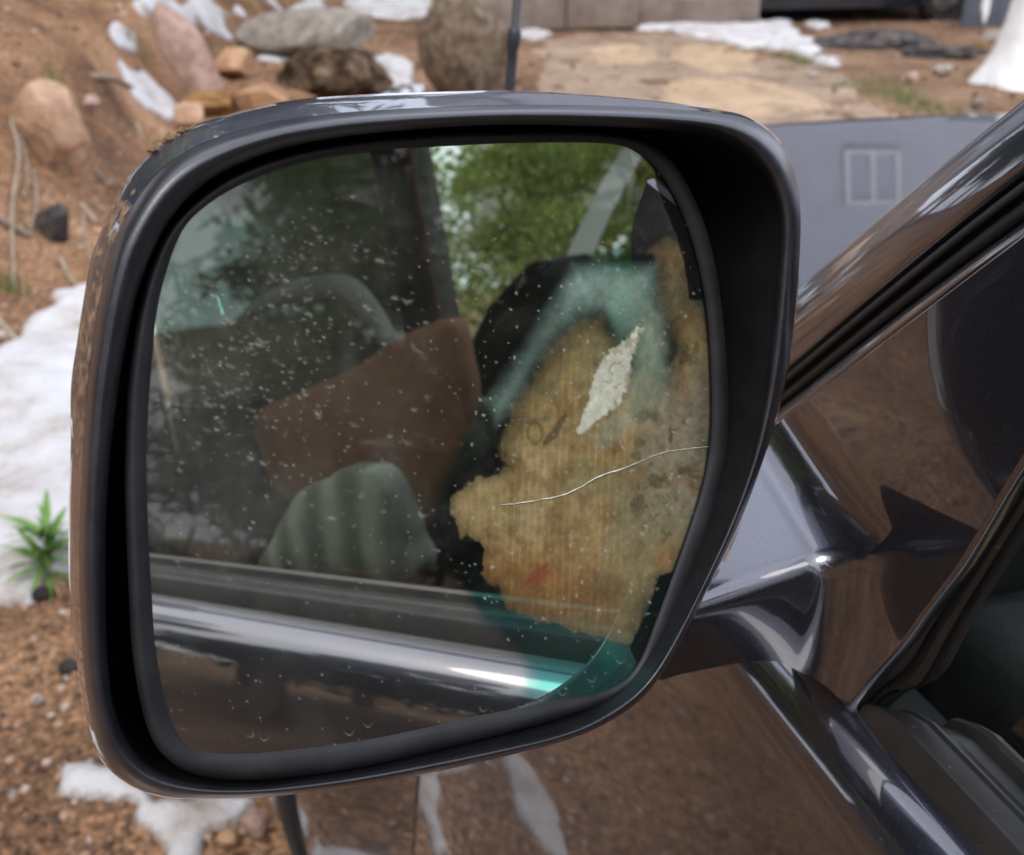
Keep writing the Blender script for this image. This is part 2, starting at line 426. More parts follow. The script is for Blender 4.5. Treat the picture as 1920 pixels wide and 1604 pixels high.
def soil_mat():
    mt, nt, nd, lk, b = mat_new("brown_gravelly_soil")
    tc = N(nt, "ShaderNodeTexCoord")
    n1 = N(nt, "ShaderNodeTexNoise", Scale=1.3, Detail=9, Roughness=.65); lk.new(tc.outputs["Object"], n1.inputs["Vector"])
    n2 = N(nt, "ShaderNodeTexNoise", Scale=55.0, Detail=6, Roughness=.7); lk.new(tc.outputs["Object"], n2.inputs["Vector"])
    v = N(nt, "ShaderNodeTexVoronoi", Scale=70.0); lk.new(tc.outputs["Object"], v.inputs["Vector"])
    r1 = ramp(nt, [(.30, (.085, .055, .038)), (.45, (.24, .142, .082)), (.56, (.345, .208, .118)), (.70, (.46, .305, .19))]); lk.new(n1.outputs["Fac"], r1.inputs[0])
    r2 = ramp(nt, [(.33, (.30, .28, .27)), (.5, (.95, .9, .86)), (.67, (1.6, 1.42, 1.25))]); lk.new(n2.outputs["Fac"], r2.inputs[0])
    mx = N(nt, "ShaderNodeMix", data_type='RGBA', blend_type='MULTIPLY'); mx.inputs[0].default_value = 1
    lk.new(r1.outputs[0], mx.inputs[6]); lk.new(r2.outputs[0], mx.inputs[7])
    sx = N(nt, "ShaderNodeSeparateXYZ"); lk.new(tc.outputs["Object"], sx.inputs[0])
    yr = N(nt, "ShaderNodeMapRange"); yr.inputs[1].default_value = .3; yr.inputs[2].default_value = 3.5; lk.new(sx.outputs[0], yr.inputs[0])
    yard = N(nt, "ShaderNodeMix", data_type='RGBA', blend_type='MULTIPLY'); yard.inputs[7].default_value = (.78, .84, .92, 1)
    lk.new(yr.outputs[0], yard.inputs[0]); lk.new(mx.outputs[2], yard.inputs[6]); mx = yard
    # each grain its own shade
    hs = N(nt, "ShaderNodeHueSaturation"); lk.new(mx.outputs[2], hs.inputs["Color"])
    sp = N(nt, "ShaderNodeSeparateColor"); lk.new(v.outputs["Color"], sp.inputs[0])
    mr = N(nt, "ShaderNodeMapRange"); mr.inputs[3].default_value = .6; mr.inputs[4].default_value = 1.35; lk.new(sp.outputs[0], mr.inputs[0]); lk.new(mr.outputs[0], hs.inputs["Value"])
    lk.new(hs.outputs[0], b.inputs["Base Color"])
    b.inputs["Roughness"].default_value = .92; b.inputs["Specular IOR Level"].default_value = .2
    ad = N(nt, "ShaderNodeMath", operation='SUBTRACT'); lk.new(n2.outputs["Fac"], ad.inputs[0]); lk.new(v.outputs["Distance"], ad.inputs[1])
    bp = N(nt, "ShaderNodeBump", Strength=.8, Distance=.012); lk.new(ad.outputs[0], bp.inputs["Height"]); lk.new(bp.outputs[0], b.inputs["Normal"])
    return mt
M['soil'] = soil_mat()
M['snow'] = noise_mat("old_snow", [(.30, (.30, .245, .20)), (.40, (.46, .42, .385)), (.50, (.57, .555, .54)), (.62, (.62, .62, .63))], 5, 10, .65, .6, 45, .02, spec=.3)
_n = M['snow'].node_tree; _b = _n.nodes['Principled BSDF']; _src = _b.inputs['Base Color'].links[0].from_socket
_a = N(_n, 'ShaderNodeAttribute', attribute_name='rim'); _tc = N(_n, 'ShaderNodeTexCoord'); _no = N(_n, 'ShaderNodeTexNoise', Scale=38.0, Detail=7.0, Roughness=.7); _n.links.new(_tc.outputs['Object'], _no.inputs['Vector'])
_ad = N(_n, 'ShaderNodeMath', operation='MULTIPLY_ADD'); _ad.inputs[1].default_value = .8; _n.links.new(_no.outputs['Fac'], _ad.inputs[0]); _n.links.new(_a.outputs['Fac'], _ad.inputs[2])
_rp = ramp(_n, [(.40, (1, 1, 1)), (.78, (0, 0, 0))]); _n.links.new(_ad.outputs[0], _rp.inputs[0])
_mx = N(_n, 'ShaderNodeMix', data_type='RGBA'); _mx.inputs[7].default_value = (.22, .165, .125, 1); _n.links.new(_rp.outputs[0], _mx.inputs[0]); _n.links.new(_src, _mx.inputs[6]); _n.links.new(_mx.outputs[2], _b.inputs['Base Color'])
M['gravel'] = None

def axis_pts(a, b, near0, near1, fine, coarse_growth=1.12):
    pts = list(np.arange(near0, near1, fine)); s = fine; p = near1
    while p < b: pts.append(p); s *= coarse_growth; p += s
    pts.append(b); s = fine; p = near0-fine; left = []
    while p > a: left.append(p); s *= coarse_growth; p -= s
    left.append(a)
    return np.array(left[::-1]+pts)
gx = axis_pts(-160, 160, -2.6, .6, .03, 1.09); gy = axis_pts(-160, 200, .9, 7.5, .03, 1.09)
GX, GY = np.meshgrid(gx, gy); GZ = terrain(GX, GY)
GZ = np.where(np.hypot(GX, GY) > 60, np.minimum(GZ, 4), GZ)
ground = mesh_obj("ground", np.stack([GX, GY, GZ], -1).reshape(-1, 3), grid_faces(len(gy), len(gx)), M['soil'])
tag(ground, kind='structure')

# ------------------------------------------------------------------ the car
C0 = CAM
car = thing("parked_car", "dark metallic grey car with its driver's side mirror filling the view", "car", (1.03, -.3, 0))
BXr, BZr = .266, -.327                         # belt line, measured from the camera
def rel(x, y, z): return CAM+np.array([x, y, z])

# --- outlines of the mirror, seen face on
CEN = np.array([800., 840.])
def outline(pts, n=288, sm=2):
    P = cr_spline(np.array(pts, float), 1200, True)-CEN
    a = np.unwrap(np.arctan2(P[:, 1], P[:, 0])); 
    if a[-1] < a[0]: a = a[::-1]; P = P[::-1]
    r = np.hypot(P[:, 0], P[:, 1])
    q = np.linspace(0, 2*math.pi, n, endpoint=False)
    aa = np.concatenate([a-2*math.pi, a, a+2*math.pi]); rr = np.concatenate([r, r, r])
    o = np.argsort(aa); R = np.interp(q, aa[o], rr[o])
    for _ in range(sm): R = .25*np.roll(R, 1)+.5*R+.25*np.roll(R, -1)
    return CEN+np.stack([np.cos(q), np.sin(q)], 1)*R[:, None]
O_sil = outline([(133,830),(133,724),(145,640),(157,561),(172,479),(191,430),(217,374),(243,325),(292,277),(355,239),(449,209),(561,187),(700,177),(850,172),(960,170),(1100,178),(1250,192),(1385,212),(1440,240),(1480,290),(1500,360),(1503,440),(1495,560),(1480,680),(1455,790),(1420,900),(1380,1000),(1330,1100),(1270,1220),(1215,1300),(1150,1350),(1060,1390),(900,1430),(700,1471),(560,1490),(452,1497),(320,1497),(245,1474),(188,1425),(160,1339),(145,1248),(130,1105),(129,950)])
O_ro = outline([(156,850),(165,724),(177,630),(188,561),(209,467),(239,404),(284,337),(337,292),(411,258),(505,232),(598,217),(700,208),(850,201),(960,198),(1100,199),(1250,205),(1385,218),(1438,243),(1478,290),(1498,360),(1501,440),(1493,560),(1478,680),(1453,790),(1418,900),(1378,1000),(1328,1100),(1268,1220),(1213,1300),(1150,1349),(1060,1389),(900,1429),(700,1470),(560,1489),(452,1496),(320,1496),(248,1473),(192,1420),(168,1330),(157,1250),(150,1100),(150,1000)])
O_ri = outline([(203,900),(218,760),(235,650),(262,535),(310,425),(374,352),(440,312),(524,280),(610,262),(700,250),(850,238),(960,234),(1100,236),(1250,243),(1340,258),(1410,300),(1448,360),(1460,430),(1452,550),(1437,700),(1415,830),(1380,940),(1330,1060),(1270,1180),(1215,1270),(1150,1326),(1060,1370),(900,1408),(700,1446),(560,1467),(452,1476),(358,1467),(275,1435),(228,1370),(208,1300),(200,1200),(198,1050)])
O_bo = outline([(241,1100),(235,950),(235,850),(240,720),(258,600),(285,500),(320,430),(380,370),(450,325),(560,286),(700,262),(850,250),(960,247),(1100,247),(1200,262),(1262,305),(1312,395),(1342,500),(1358,620),(1366,740),(1364,850),(1350,935),(1322,1030),(1282,1130),(1242,1220),(1207,1272),(1150,1314),(1080,1340),(900,1388),(700,1435),(565,1456),(452,1464),(358,1451),(303,1414),(277,1368),(258,1290),(246,1200)])
O_gl = outline([(284,1100),(278,1000),(275,850),(283,700),(295,580),(314,505),(337,441),(374,396),(449,348),(561,307),(700,284),(850,274),(960,269),(1100,268),(1170,274),(1215,300),(1260,362),(1293,440),(1316,530),(1328,620),(1333,720),(1333,800),(1324,880),(1301,965),(1264,1070),(1227,1170),(1196,1245),(1158,1284),(1090,1306),(900,1344),(700,1387),(520,1411),(452,1415),(395,1414),(350,1399),(325,1360),(303,1280),(290,1200)])
def proj_ring(O, f, off=0.0): return np.array([f(x, y, off) for x, y in O])
mixo = lambda A, B, t: A*(1-t)+B*t
hc = on_house(*CEN)
def shrink(ring, s, off):
    c = ring.mean(0); return c+(ring-c)*s-HN*off

r_ro = proj_ring(O_ro, on_house, -.007)
ROT = 0
# rim: rounded lip, then the inside wall of the shell
rim_rings = [proj_ring(mixo(O_ro, O_ri, t), on_house, o) for t, o in ((0, -.0135), (.0, -.0105), (.04, -.0075), (.11, -.0042), (.2, -.0016), (.32, .0004), (.45, .0013), (.58, .0013), (.7, .0004), (.82, -.0014), (.92, -.0036), (1, -.0068))]
base_in = proj_ring(O_ri, on_house, -.0068)
inner = [base_in, shrink(base_in, .999, .008), shrink(base_in, .997, .022), shrink(base_in, .99, .04), shrink(base_in, .97, .056), shrink(base_in, .9, .066), shrink(base_in, .6, .07)]
# shell rings
sh1 = proj_ring(O_sil, on_house, -.028)
c_sh = sh1.mean(0)
shell = [proj_ring(mixo(O_ro, O_sil, .02), on_house, -.0118), proj_ring(mixo(O_ro, O_sil, .45), on_house, -.0175), proj_ring(mixo(O_ro, O_sil, .8), on_house, -.0225), sh1]
for s, o in ((.972, .015), (.925, .035), (.855, .058), (.77, .082), (.66, .104), (.52, .122), (.34, .134), (.15, .140)):
    rg = c_sh+(sh1-c_sh)*s-HN*o+np.array([.20*o, 0, -.08*o])
    shell.append(rg)
side_mirror = ring_loft("side_mirror", shell, M['paint_dirty'], car, cap_end=True)
# caked mud on the outboard side of the shell
nring = len(O_sil); dv = []
for k, rg in enumerate(shell):
    for j in range(nring):
        x, y = O_sil[j]
        a = math.degrees(math.atan2(-(y-840), x-800)) % 360         # 180 = outboard, 90 = top
        v = smooth01(a, 133, 141)*(1-smooth01(a, 182, 190)) + .35*smooth01(a, 182, 190)*(1-smooth01(a, 205, 225))
        dv.append(.74*v+.22*(VN.n(x*.03, y*.03)-.5) if v > 0.01 else 0)
dv.append(0)
at = side_mirror.data.attributes.new("dirt", 'FLOAT', 'POINT'); at.data.foreach_set("value", dv)

rim = ring_loft("rim", rim_rings, M['rim'], side_mirror)
tray = ring_loft("inner_tray", inner, M['tray'], side_mirror, cap_end=True)
# soft bezel round the glass
bez = [proj_ring(O_bo, on_glass, -.010), proj_ring(O_bo, on_glass, -.0015), proj_ring(mixo(O_bo, O_gl, .10), on_glass, .0010), proj_ring(mixo(O_bo, O_gl, .28), on_glass, .0025),
       proj_ring(mixo(O_bo, O_gl, .5), on_glass, .0026), proj_ring(mixo(O_bo, O_gl, .75), on_glass, .0018), proj_ring(mixo(O_bo, O_gl, .93), on_glass, .0009), proj_ring(O_gl, on_glass, .0002), proj_ring(mixo(O_bo, O_gl, 1.02), on_glass, -.001)]
glass_bezel = ring_loft("glass_bezel", bez, M['bezel'], side_mirror)

# --- the mirror glass with its failed silvering
STEP = 2.5
xs = np.arange(262, 1348, STEP); ys = np.arange(256, 1428, STEP)
PX, PY = np.meshgrid(xs, ys)
sd_gl = poly_sd(PX, PY, mixo(O_gl, O_bo, .12)[::3])
keep = sd_gl > -3
d = CF[None, None]+((PX-960)/FPX)[..., None]*CR-((PY-802)/FPX)[..., None]*CU
GV = CAM+d*(((GM-CAM)@GN)/(d@GN))[..., None]
nf = lambda s, sx=1., sy=1., o=4, q=VN: q.fbm(PX/s*sx+31, PY/s*sy+13, o)
J = lambda amp, s: amp*(nf(s, o=4)-.5)*2
tint = np.zeros(PX.shape+(3,)); tint[:] = (.83, .83, .77)
wear = np.zeros(PX.shape+(4,)); wear[..., :3] = (.42, .42, .38)
def lay(colr, a):
    """put a wear layer of colour colr over what is there, cover a."""
    global wear
    a = np.clip(a, 0, 1)[..., None]; c = np.broadcast_to(np.asarray(colr, float), PX.shape+(3,))
    A0 = wear[..., 3:4]; Ao = a+A0*(1-a)
    wear[..., :3] = np.where(Ao > 1e-4, (c*a+wear[..., :3]*A0*(1-a))/np.maximum(Ao, 1e-4), wear[..., :3])
    wear[..., 3:4] = Ao
def tinted(c, a):
    global tint
    a = np.clip(a, 0, 1)[..., None]; tint = tint*(1-a)+np.asarray(c)*a
# film of dust
lay((.40, .41, .35), .012+.03*nf(220)**2+.03*smooth01(nf(60, q=VN2), .5, .8)+(.055+.05*smooth01(nf(110, 1.5, .7, 5, VN2), .4, .7))*(1-smooth01(PX, 560, 900))*(1-smooth01(PY, 980, 1100)))
lay((.45, .46, .40), .16*smooth01(nf(150, .35, 1.8, 4, VN), .56, .66)*(1-smooth01(PX, 620, 800))*(1-smooth01(PY, 950, 1050)))
# teal: thinned silvering
teal_poly = [(1085,485),(1150,470),(1215,480),(1345,540),(1345,1000),(1280,1100),(1250,1260),(1160,1330),(960,1330),(985,1260),(960,1215),(905,1165),(868,1090),(835,1030),(812,975),(825,915),(852,880),(868,830),(895,760),(915,700),(960,640),(1010,590),(1050,545)]
sdt = poly_sd(PX, PY, teal_poly)+J(16, 70)+J(6, 18)
tinted((.10, .40, .37), smooth01(sdt, -16, 20)*(1-.45*smooth01(PY, 1150, 1250)))
tinted((.16, .55, .47), smooth01(sdt, 0, 40)*smooth01(PY, 1190, 1240))
# milky aqua over the top of the failed patch
aq_poly = [(1040,560),(1075,500),(1228,496),(1232,560),(1246,600),(1252,650),(1243,700),(1205,690),(1165,640),(1130,590),(1080,600),(1040,640),(1000,690),(960,760),(930,800),(912,760),(960,690),(1000,620)]
sda = poly_sd(PX, PY, aq_poly)+J(10, 45)
lay((.42, .62, .50), smooth01(sda, -16, 34)*(.14+.3*nf(60)+.30*smooth01(-PY, -610, -520)))
# tan: silvering gone, corroded backing shows
tan_poly = [(1185,470),(1215,455),(1260,440),(1290,470),(1306,560),(1345,600),(1350,900),(1310,965),(1262,1070),(1236,1078),(1214,1140),(1184,1206),(1110,1192),(1040,1170),(1000,1160),(955,1140),(935,1105),(908,1082),(900,1030),(872,1004),(848,968),(846,932),(880,903),(918,896),(940,868),(928,835),(946,785),(972,732),(1000,690),(1040,625),(1085,592),(1130,585),(1185,690),(1235,705),(1255,650),(1225,560),(1222,500)]
sdn = poly_sd(PX, PY, tan_poly)+J(13, 40)+J(6, 12)+14*(nf(16, 1, .22, 3, VN2)-.5)
wob = nf(120, 1, .25, 4, VN2)
base = np.zeros(PX.shape+(3,))
c1 = np.array([.47, .36, .165]); c2 = np.array([.20, .115, .045]); c3 = np.array([.33, .285, .185]); c4 = np.array([.36, .20, .07])
k1 = smooth01(nf(150), .35, .65)[..., None]
base = c1*(1-k1)+np.array([.39, .285, .115])*k1
lowb = (smooth01(PY, 960, 1060)*(.5+.5*smooth01(nf(70, .5, 1.6, 4, VN2), .35, .6)))[..., None]
base = base*(1-lowb)+c4*lowb
greyr = (smooth01(PX+.25*(PY-800), 1170, 1240)*smooth01(PY, 640, 760)*(1-smooth01(PY, 960, 1060)))[..., None]
base = base*(1-greyr)+c3*greyr
br = (smooth01(poly_sd(PX, PY, [(1225,500),(1295,520),(1300,600),(1275,640),(1262,700),(1240,640),(1230,560)])+J(12, 40), -10, 14))[..., None]*.75
base = base*(1-br)+np.array([.17, .095, .035])*br
dk = (smooth01(poly_sd(PX, PY, [(1240,700),(1252,710),(1235,760),(1200,790),(1185,770),(1200,740)])+J(8, 25), -12, 8)*.6)[..., None]
base = base*(1-dk)+np.array([.10, .065, .03])*dk
# fine upright streaks left by the adhesive
stripe = (.5+.5*np.cos((PX+.035*(PY-800)+3*nf(200))*2*math.pi/13.5))**6
stripe *= smooth01(nf(30, 1, .12, 3, VN2), .36, .66)*(1-.9*smooth01(PX, 1150, 1230))
base = base*(1+.34*stripe[..., None])
gb = (smooth01(nf(90, 1, 1, 5, VN2), .46, .62)*.55)[..., None]
base = base*(1-gb)+np.array([.30, .27, .135])*gb
gb = (smooth01(nf(55, 1.2, .8, 5, VN), .56, .7)*.5)[..., None]
base = base*(1-gb)+np.array([.24, .14, .06])*gb
mott = smooth01(nf(26, q=VN2), .55, .75)*smooth01(nf(160), .4, .6)
base = base*(1-.45*mott[..., None]*(.4+.6*smooth01(PX, 1120, 1230))[..., None])
base[..., :] = base*(0.9+.25*(nf(9, q=VN2)-.5))[..., None]
soft = 1-smooth01(PY, 820, 930)
cover = ((.50-.22*soft)*smooth01(sdn, -2, 5+10*soft)+(.5+.22*soft)*smooth01(sdn, -4, 30+45*soft))*(.82-.30*smooth01(PY, 1050, 1170)+.08*smooth01(PX, 1100, 1250))
lay(base, cover)
# red-brown fleck and dark scuffs
lay((.25, .05, .03), .6*smooth01(poly_sd(PX, PY, [(975,1105),(1010,1060),(1030,1050),(1035,1085),(1015,1098)])+J(8, 20), -4, 10))
lay((.05, .045, .03), .65*smooth01(poly_sd(PX, PY, [(1055,775),(1066,780),(1040,825),(1020,838),(1018,828),(1040,800)])+J(3, 9), -3, 4))
lay((.09, .07, .02), .55*smooth01(7-np.abs(np.hypot((PX-1003)*1.5, (PY-812))-20)+J(4, 10), 0, 6))
lay((.09, .11, .07), .45*smooth01(poly_sd(PX, PY, [(975,790),(1025,778),(1030,790),(985,798)])+J(4, 10), -4, 6))
lay((.05, .025, .012), .6*smooth01(poly_sd(PX, PY, [(1255,800),(1268,805),(1262,820),(1256,838),(1252,822)])+J(3, 8), -2, 3))
lay((.10, .075, .04), .5*smooth01(J(1, 7)+.5*smooth01(poly_sd(PX, PY, [(1170,880),(1260,860),(1300,920),(1270,1010),(1200,1020),(1160,960)]), -20, 40)-.62, 0, .3))
lay((.34, .40, .27), .55*smooth01(poly_sd(PX, PY, [(1195,560),(1240,600),(1256,690),(1235,760),(1190,800),(1130,840),(1110,820),(1165,760),(1185,690),(1200,630)])+J(14, 40), -18, 26))
# peeled cream patch
cp = [(1196,605),(1203,622),(1190,650),(1178,690),(1172,712),(1168,752),(1142,778),(1108,800),(1086,812),(1080,804),(1098,770),(1104,742),(1112,716),(1124,690),(1142,662),(1160,646),(1176,636)]
sdc = poly_sd(PX, PY, cp)+J(8, 22)+J(5, 8)
lay((.62, .64, .50), smooth01(sdc, -2, 3))
lay((.40, .40, .26), .85*smooth01(nf(11, q=VN2)-.55-.004*np.maximum(0, 1168-PX), 0, .08)*smooth01(sdc, -9, 2))
# black edge strips: bare glass, plus the housing's reflection painted into the upper one
for bp_ in ([(1225,300),(1275,350),(1345,470),(1345,562),(1292,563),(1284,500),(1268,440),(1246,392),(1232,352)], [(1236,1080),(1262,1072),(1290,1060),(1240,1240),(1200,1260),(1180,1212),(1216,1140)]):
    sb = poly_sd(PX, PY, bp_)+J(2, 15); a = smooth01(sb, -2, 2)
    lay((.006, .007, .006), .93*a)
lay((.004, .004, .004), smooth01(-sd_gl, -11, -6)*.9*smooth01(PX, 1150, 1250))
# dirt specks, dried drops and crescents
acc = np.zeros(PX.shape)
def speck(cx, cy, L, W, ang, a, arc=0):
    i0, i1 = max(0, int((cx-3*L-262)/STEP)), int((cx+3*L-262)/STEP)+2
    j0, j1 = max(0, int((cy-3*L-256)/STEP)), int((cy+3*L-256)/STEP)+2
    X = PX[j0:j1, i0:i1]-cx; Y = PY[j0:j1, i0:i1]-cy
    c, s = math.cos(ang), math.sin(ang); u = X*c+Y*s; v = -X*s+Y*c
    if arc: v = v+arc*(u*u/L-L*.4)
    e = np.exp(-(u/L)**4-(v/W)**2)
    acc[j0:j1, i0:i1] = np.maximum(acc[j0:j1, i0:i1], a*e)
r_ = np.random.default_rng(21)
for k in range(900):                               # small streaks over the outboard half
    x = 290+abs(r_.normal(0, 260)); y = r_.normal(640, 190)
    if x > 1320 or y < 290 or y > 1400: continue
    if VN2.fbm(x/70, y/70, 2) < .42: continue
    L = r_.gamma(1.7, 1.5)+1.3
    speck(x, y, L, min(L*.45, 3.0)+.5, .32+r_.normal(0, .25), r_.uniform(.04, .36)*(1.0 if x < 900 else .5), r_.choice([0, 0, .3, .45]))
for k in range(650):                               # fine dust
    x = r_.uniform(285, 1330); y = r_.uniform(280, 1400)
    speck(x, y, r_.uniform(1.4, 2.6), r_.uniform(1.2, 2.0), 0, r_.uniform(.1, .45))
for k in range(120):
    x = r_.uniform(880, 1320); y = r_.uniform(500, 1200); speck(x, y, r_.uniform(2, 4.5), r_.uniform(1.3, 2.2), r_.uniform(0, 3), r_.uniform(.3, .8), .4)
for (x, y) in [(495,1385),(655,1375),(690,1360),(980,1325),(1015,1310),(1055,1300),(1163,1240),(905,1330),(470,1378),(1110,1275)]:
    speck(x, y, 10, 1.5, r_.normal(0, .25), .26, 1.0)
lay((.55, .54, .47), acc)
lay((.25, .62, .52), .8*smooth01(poly_sd(PX, PY, [(405,555),(411,558),(421,590),(415,592)]), -2, 2))
nxg = len(xs); idx = -np.ones(PX.shape, int); idx[keep] = np.arange(keep.sum())
q = np.stack([idx[:-1, :-1], idx[1:, :-1], idx[1:, 1:], idx[:-1, 1:]], -1).reshape(-1, 4)
q = q[(q >= 0).all(1)]
gme = bpy.data.meshes.new("mirror_glass")
gv = (GV[keep]).astype(np.float32)
gme.vertices.add(len(gv)); gme.vertices.foreach_set("co", gv.ravel())
gme.loops.add(q.size); gme.loops.foreach_set("vertex_index", q.ravel().astype(np.int32))
gme.polygons.add(len(q)); gme.polygons.foreach_set("loop_start", np.arange(0, q.size, 4, dtype=np.int32))
gme.update(calc_edges=True); gme.validate()
a1 = gme.color_attributes.new("tint", 'FLOAT_COLOR', 'POINT'); a1.data.foreach_set("color", np.concatenate([tint[keep], np.ones((keep.sum(), 1))], 1).astype(np.float32).ravel())
a2 = gme.color_attributes.new("wear", 'FLOAT_COLOR', 'POINT'); a2.data.foreach_set("color", wear[keep].astype(np.float32).ravel())
mirror_glass = link("mirror_glass", gme, M['mirror'], side_mirror, True)
# crack
cpts = cr_spline([(938,947),(975,944),(1010,938),(1050,930),(1085,916),(1112,900),(1135,889),(1165,880),(1200,866),(1235,852),(1262,845),(1330,838)], 70)
cpts = cpts+np.stack([np.zeros(70), 1.6*(VN.n(np.arange(70)*.7, np.zeros(70))-.5)], 1)
tube("crack", [on_glass(x, y, .0001) for x, y in cpts], [.00012, .00022, .0003, .00016, .0003, .0002, .00012, .00016, .00008], M['crack'], side_mirror, 5)

# --- arm and sail panel: one smooth pressing, built from the three planes it blends
def plane3(a, b, c):
    n = np.cross(b-a, c-a); n /= np.linalg.norm(n); return n, n@(a-CAM)
pl_top = plane3(at_x(1456, 796, .2660), at_x(1637, 1056, .2655), at_y(1380, 1096, .357))
pl_face = plane3(at_y(1380, 1096, .354), at_x(1574, 1071, .2545), at_y(1420, 1240, .357))
def smin(a, b, k):
    h = np.clip(.5+.5*(b-a)/k, 0, 1); return b*(1-h)+a*h-k*h*(1-h)
def panel_depth(px, py):
    d = ray(px, py)
    tt = pl_top[1]/(pl_top[0]@d); tf = pl_face[1]/(pl_face[0]@d)
    bulge = .0022*np.sin(np.clip((py-1075)/180, 0, 1)*math.pi)
    tf = tf-bulge
    X = .2650-.0022*math.exp(-((px-1760)/220)**2-((py-800)/240)**2)
    ts = X/d[0]
    arm_t = -smin(-tt, -tf, .012)
    return smin(arm_t, ts, .050)
Lb = cr_spline(np.array([(1440,808),(1425,870),(1400,950),(1370,1030),(1325,1110),(1275,1190),(1232,1271),(1280,1264),(1340,1252),(1403,1241),(1440,1240),(1465,1243),(1496,1258),(1543,1283),(1588,1324)], float), 150)
Rb = cr_spline(np.array([(2015,372),(2040,520),(2015,680),(1985,730),(1930,833),(1880,915),(1835,992),(1802,1048),(1762,1104),(1724,1154),(1687,1207),(1660,1240),(1633,1270),(1608,1300),(1589,1325)], float), 150)
PNL = []
for i in range(150):
    row = []
    for u in np.linspace(0, 1, 130):
        x, y = Lb[i]*(1-u)+Rb[i]*u; row.append(at_depth(x, y, panel_depth(x, y)))
    PNL.append(row)
PNL = np.array(PNL)
arm = mesh_obj("mirror_arm", PNL.reshape(-1, 3), grid_faces(150, 130), M['paint'], side_mirror)
# rolled-under lower edge of the arm and top edge of the sail
eb = PNL[58:, 0]
mesh_obj("arm_underside", np.concatenate([eb, eb+np.array([.001, .003, -.0015]), eb+np.array([.006, .016, -.002]), eb+np.array([.016, .05, .004])]), grid_faces(4, len(eb)), M['paint'], side_mirror)
et = PNL[0]
mesh_obj("sail_top_edge", np.concatenate([et, et+np.array([.0008, .0006, .0008]), et+np.array([.007, .001, .001])]), grid_faces(3, len(et)), M['paint'], side_mirror)
# little step back from the sail's rear edge to the channel
edge_px = [(2015,680),(1985,730),(1930,833),(1880,915),(1802,1048),(1762,1104),(1724,1154),(1687,1207),(1633,1270),(1588,1324)]
e0 = cr_spline([at_depth(x, y, panel_depth(x, y)) for x, y in edge_px], 90)
lip = [e0, e0+np.array([.0012, -.0012, -.0008]), e0+np.array([.004, -.0022, -.001]), e0+np.array([.011, -.0015, .000])]
mesh_obj("sail_edge", np.concatenate(lip), grid_faces(4, 90), M['paint'], side_mirror)
# mud crumbs lodged on the corner of the shell
crV, crF = [], []
for k in range(60):
    t = r_.random(); px = 285+75*t+r_.normal(0, 5); py = 283-40*t+r_.normal(0, 4)
    c = on_house(px, py, -.027+r_.normal(0, .002)); s = r_.uniform(.0006, .0017)
    b = len(crV)
    P8 = [(-1,0,0),(1,0,0),(0,-1,0),(0,1,0),(0,0,-1),(0,0,1)]
    for v in P8: crV.append(c+np.array(v)*s*r_.uniform(.6, 1.2))
    for f in ((0,2,5),(2,1,5),(1,3,5),(3,0,5),(2,0,4),(1,2,4),(3,1,4),(0,3,4)): crF.append(tuple(b+i for i in f))
mesh_obj("mud_crumbs", crV, crF, M['mud'], side_mirror, smooth=False)['kind'] = 'stuff'

# --- window channel (rubber) along the sail, and seals under the A pillar
def strip(name, lines, mat, parent, n=60, nr=None):
    L = [cr_spline(l, n) for l in lines]
    G = param_spline(L, nr) if nr else np.array(L)
    return mesh_obj(name, G.reshape(-1, 3), grid_faces(len(G), n), mat, parent)
CH = [([(1584,1336),(1637,1273),(1692,1207),(1729,1154),(1767,1104),(1926,850),(2018,705)], .2760),
      ([(1588,1340),(1641,1277),(1694,1213),(1733,1158),(1771,1106),(1930,852),(2022,706)], .2705),
      ([(1594,1343),(1646,1284),(1697,1228),(1739,1166),(1780,1106),(1938,856),(2030,708)], .2695),
      ([(1602,1345),(1650,1291),(1700,1248),(1746,1176),(1790,1106),(1946,859),(2038,711)], .2715),
      ([(1606,1346),(1652,1294),(1704,1254),(1750,1178),(1794,1107),(1950,861),(2041,712)], .2745),
      ([(1612,1346),(1655,1297),(1712,1266),(1764,1182),(1812,1108),(1964,866),(2052,718)], .2725),
      ([(1618,1347),(1660,1300),(1722,1281),(1777,1190),(1824,1110),(1975,870),(2062,723)], .2735),
      ([(1624,1349),(1666,1301),(1728,1283),(1782,1192),(1829,1111),(1980,872),(2066,725)], .2765),
      ([(1632,1350),(1680,1300),(1745,1276),(1796,1192),(1845,1108),(1992,874),(2076,730)], .2755),
      ([(1640,1350),(1692,1298),(1758,1270),(1806,1191),(1855,1106),(2000,876),(2083,734)], .2780),
      ([(1644,1352),(1698,1300),(1763,1270),(1811,1191),(1860,1106),(2005,877),(2088,735)], .2860)]
win_channel = strip("window_channel", [[at_x(x, y, X) for x, y in l] for l, X in CH], M['rubber'], car, 90); crisp(win_channel, 30)

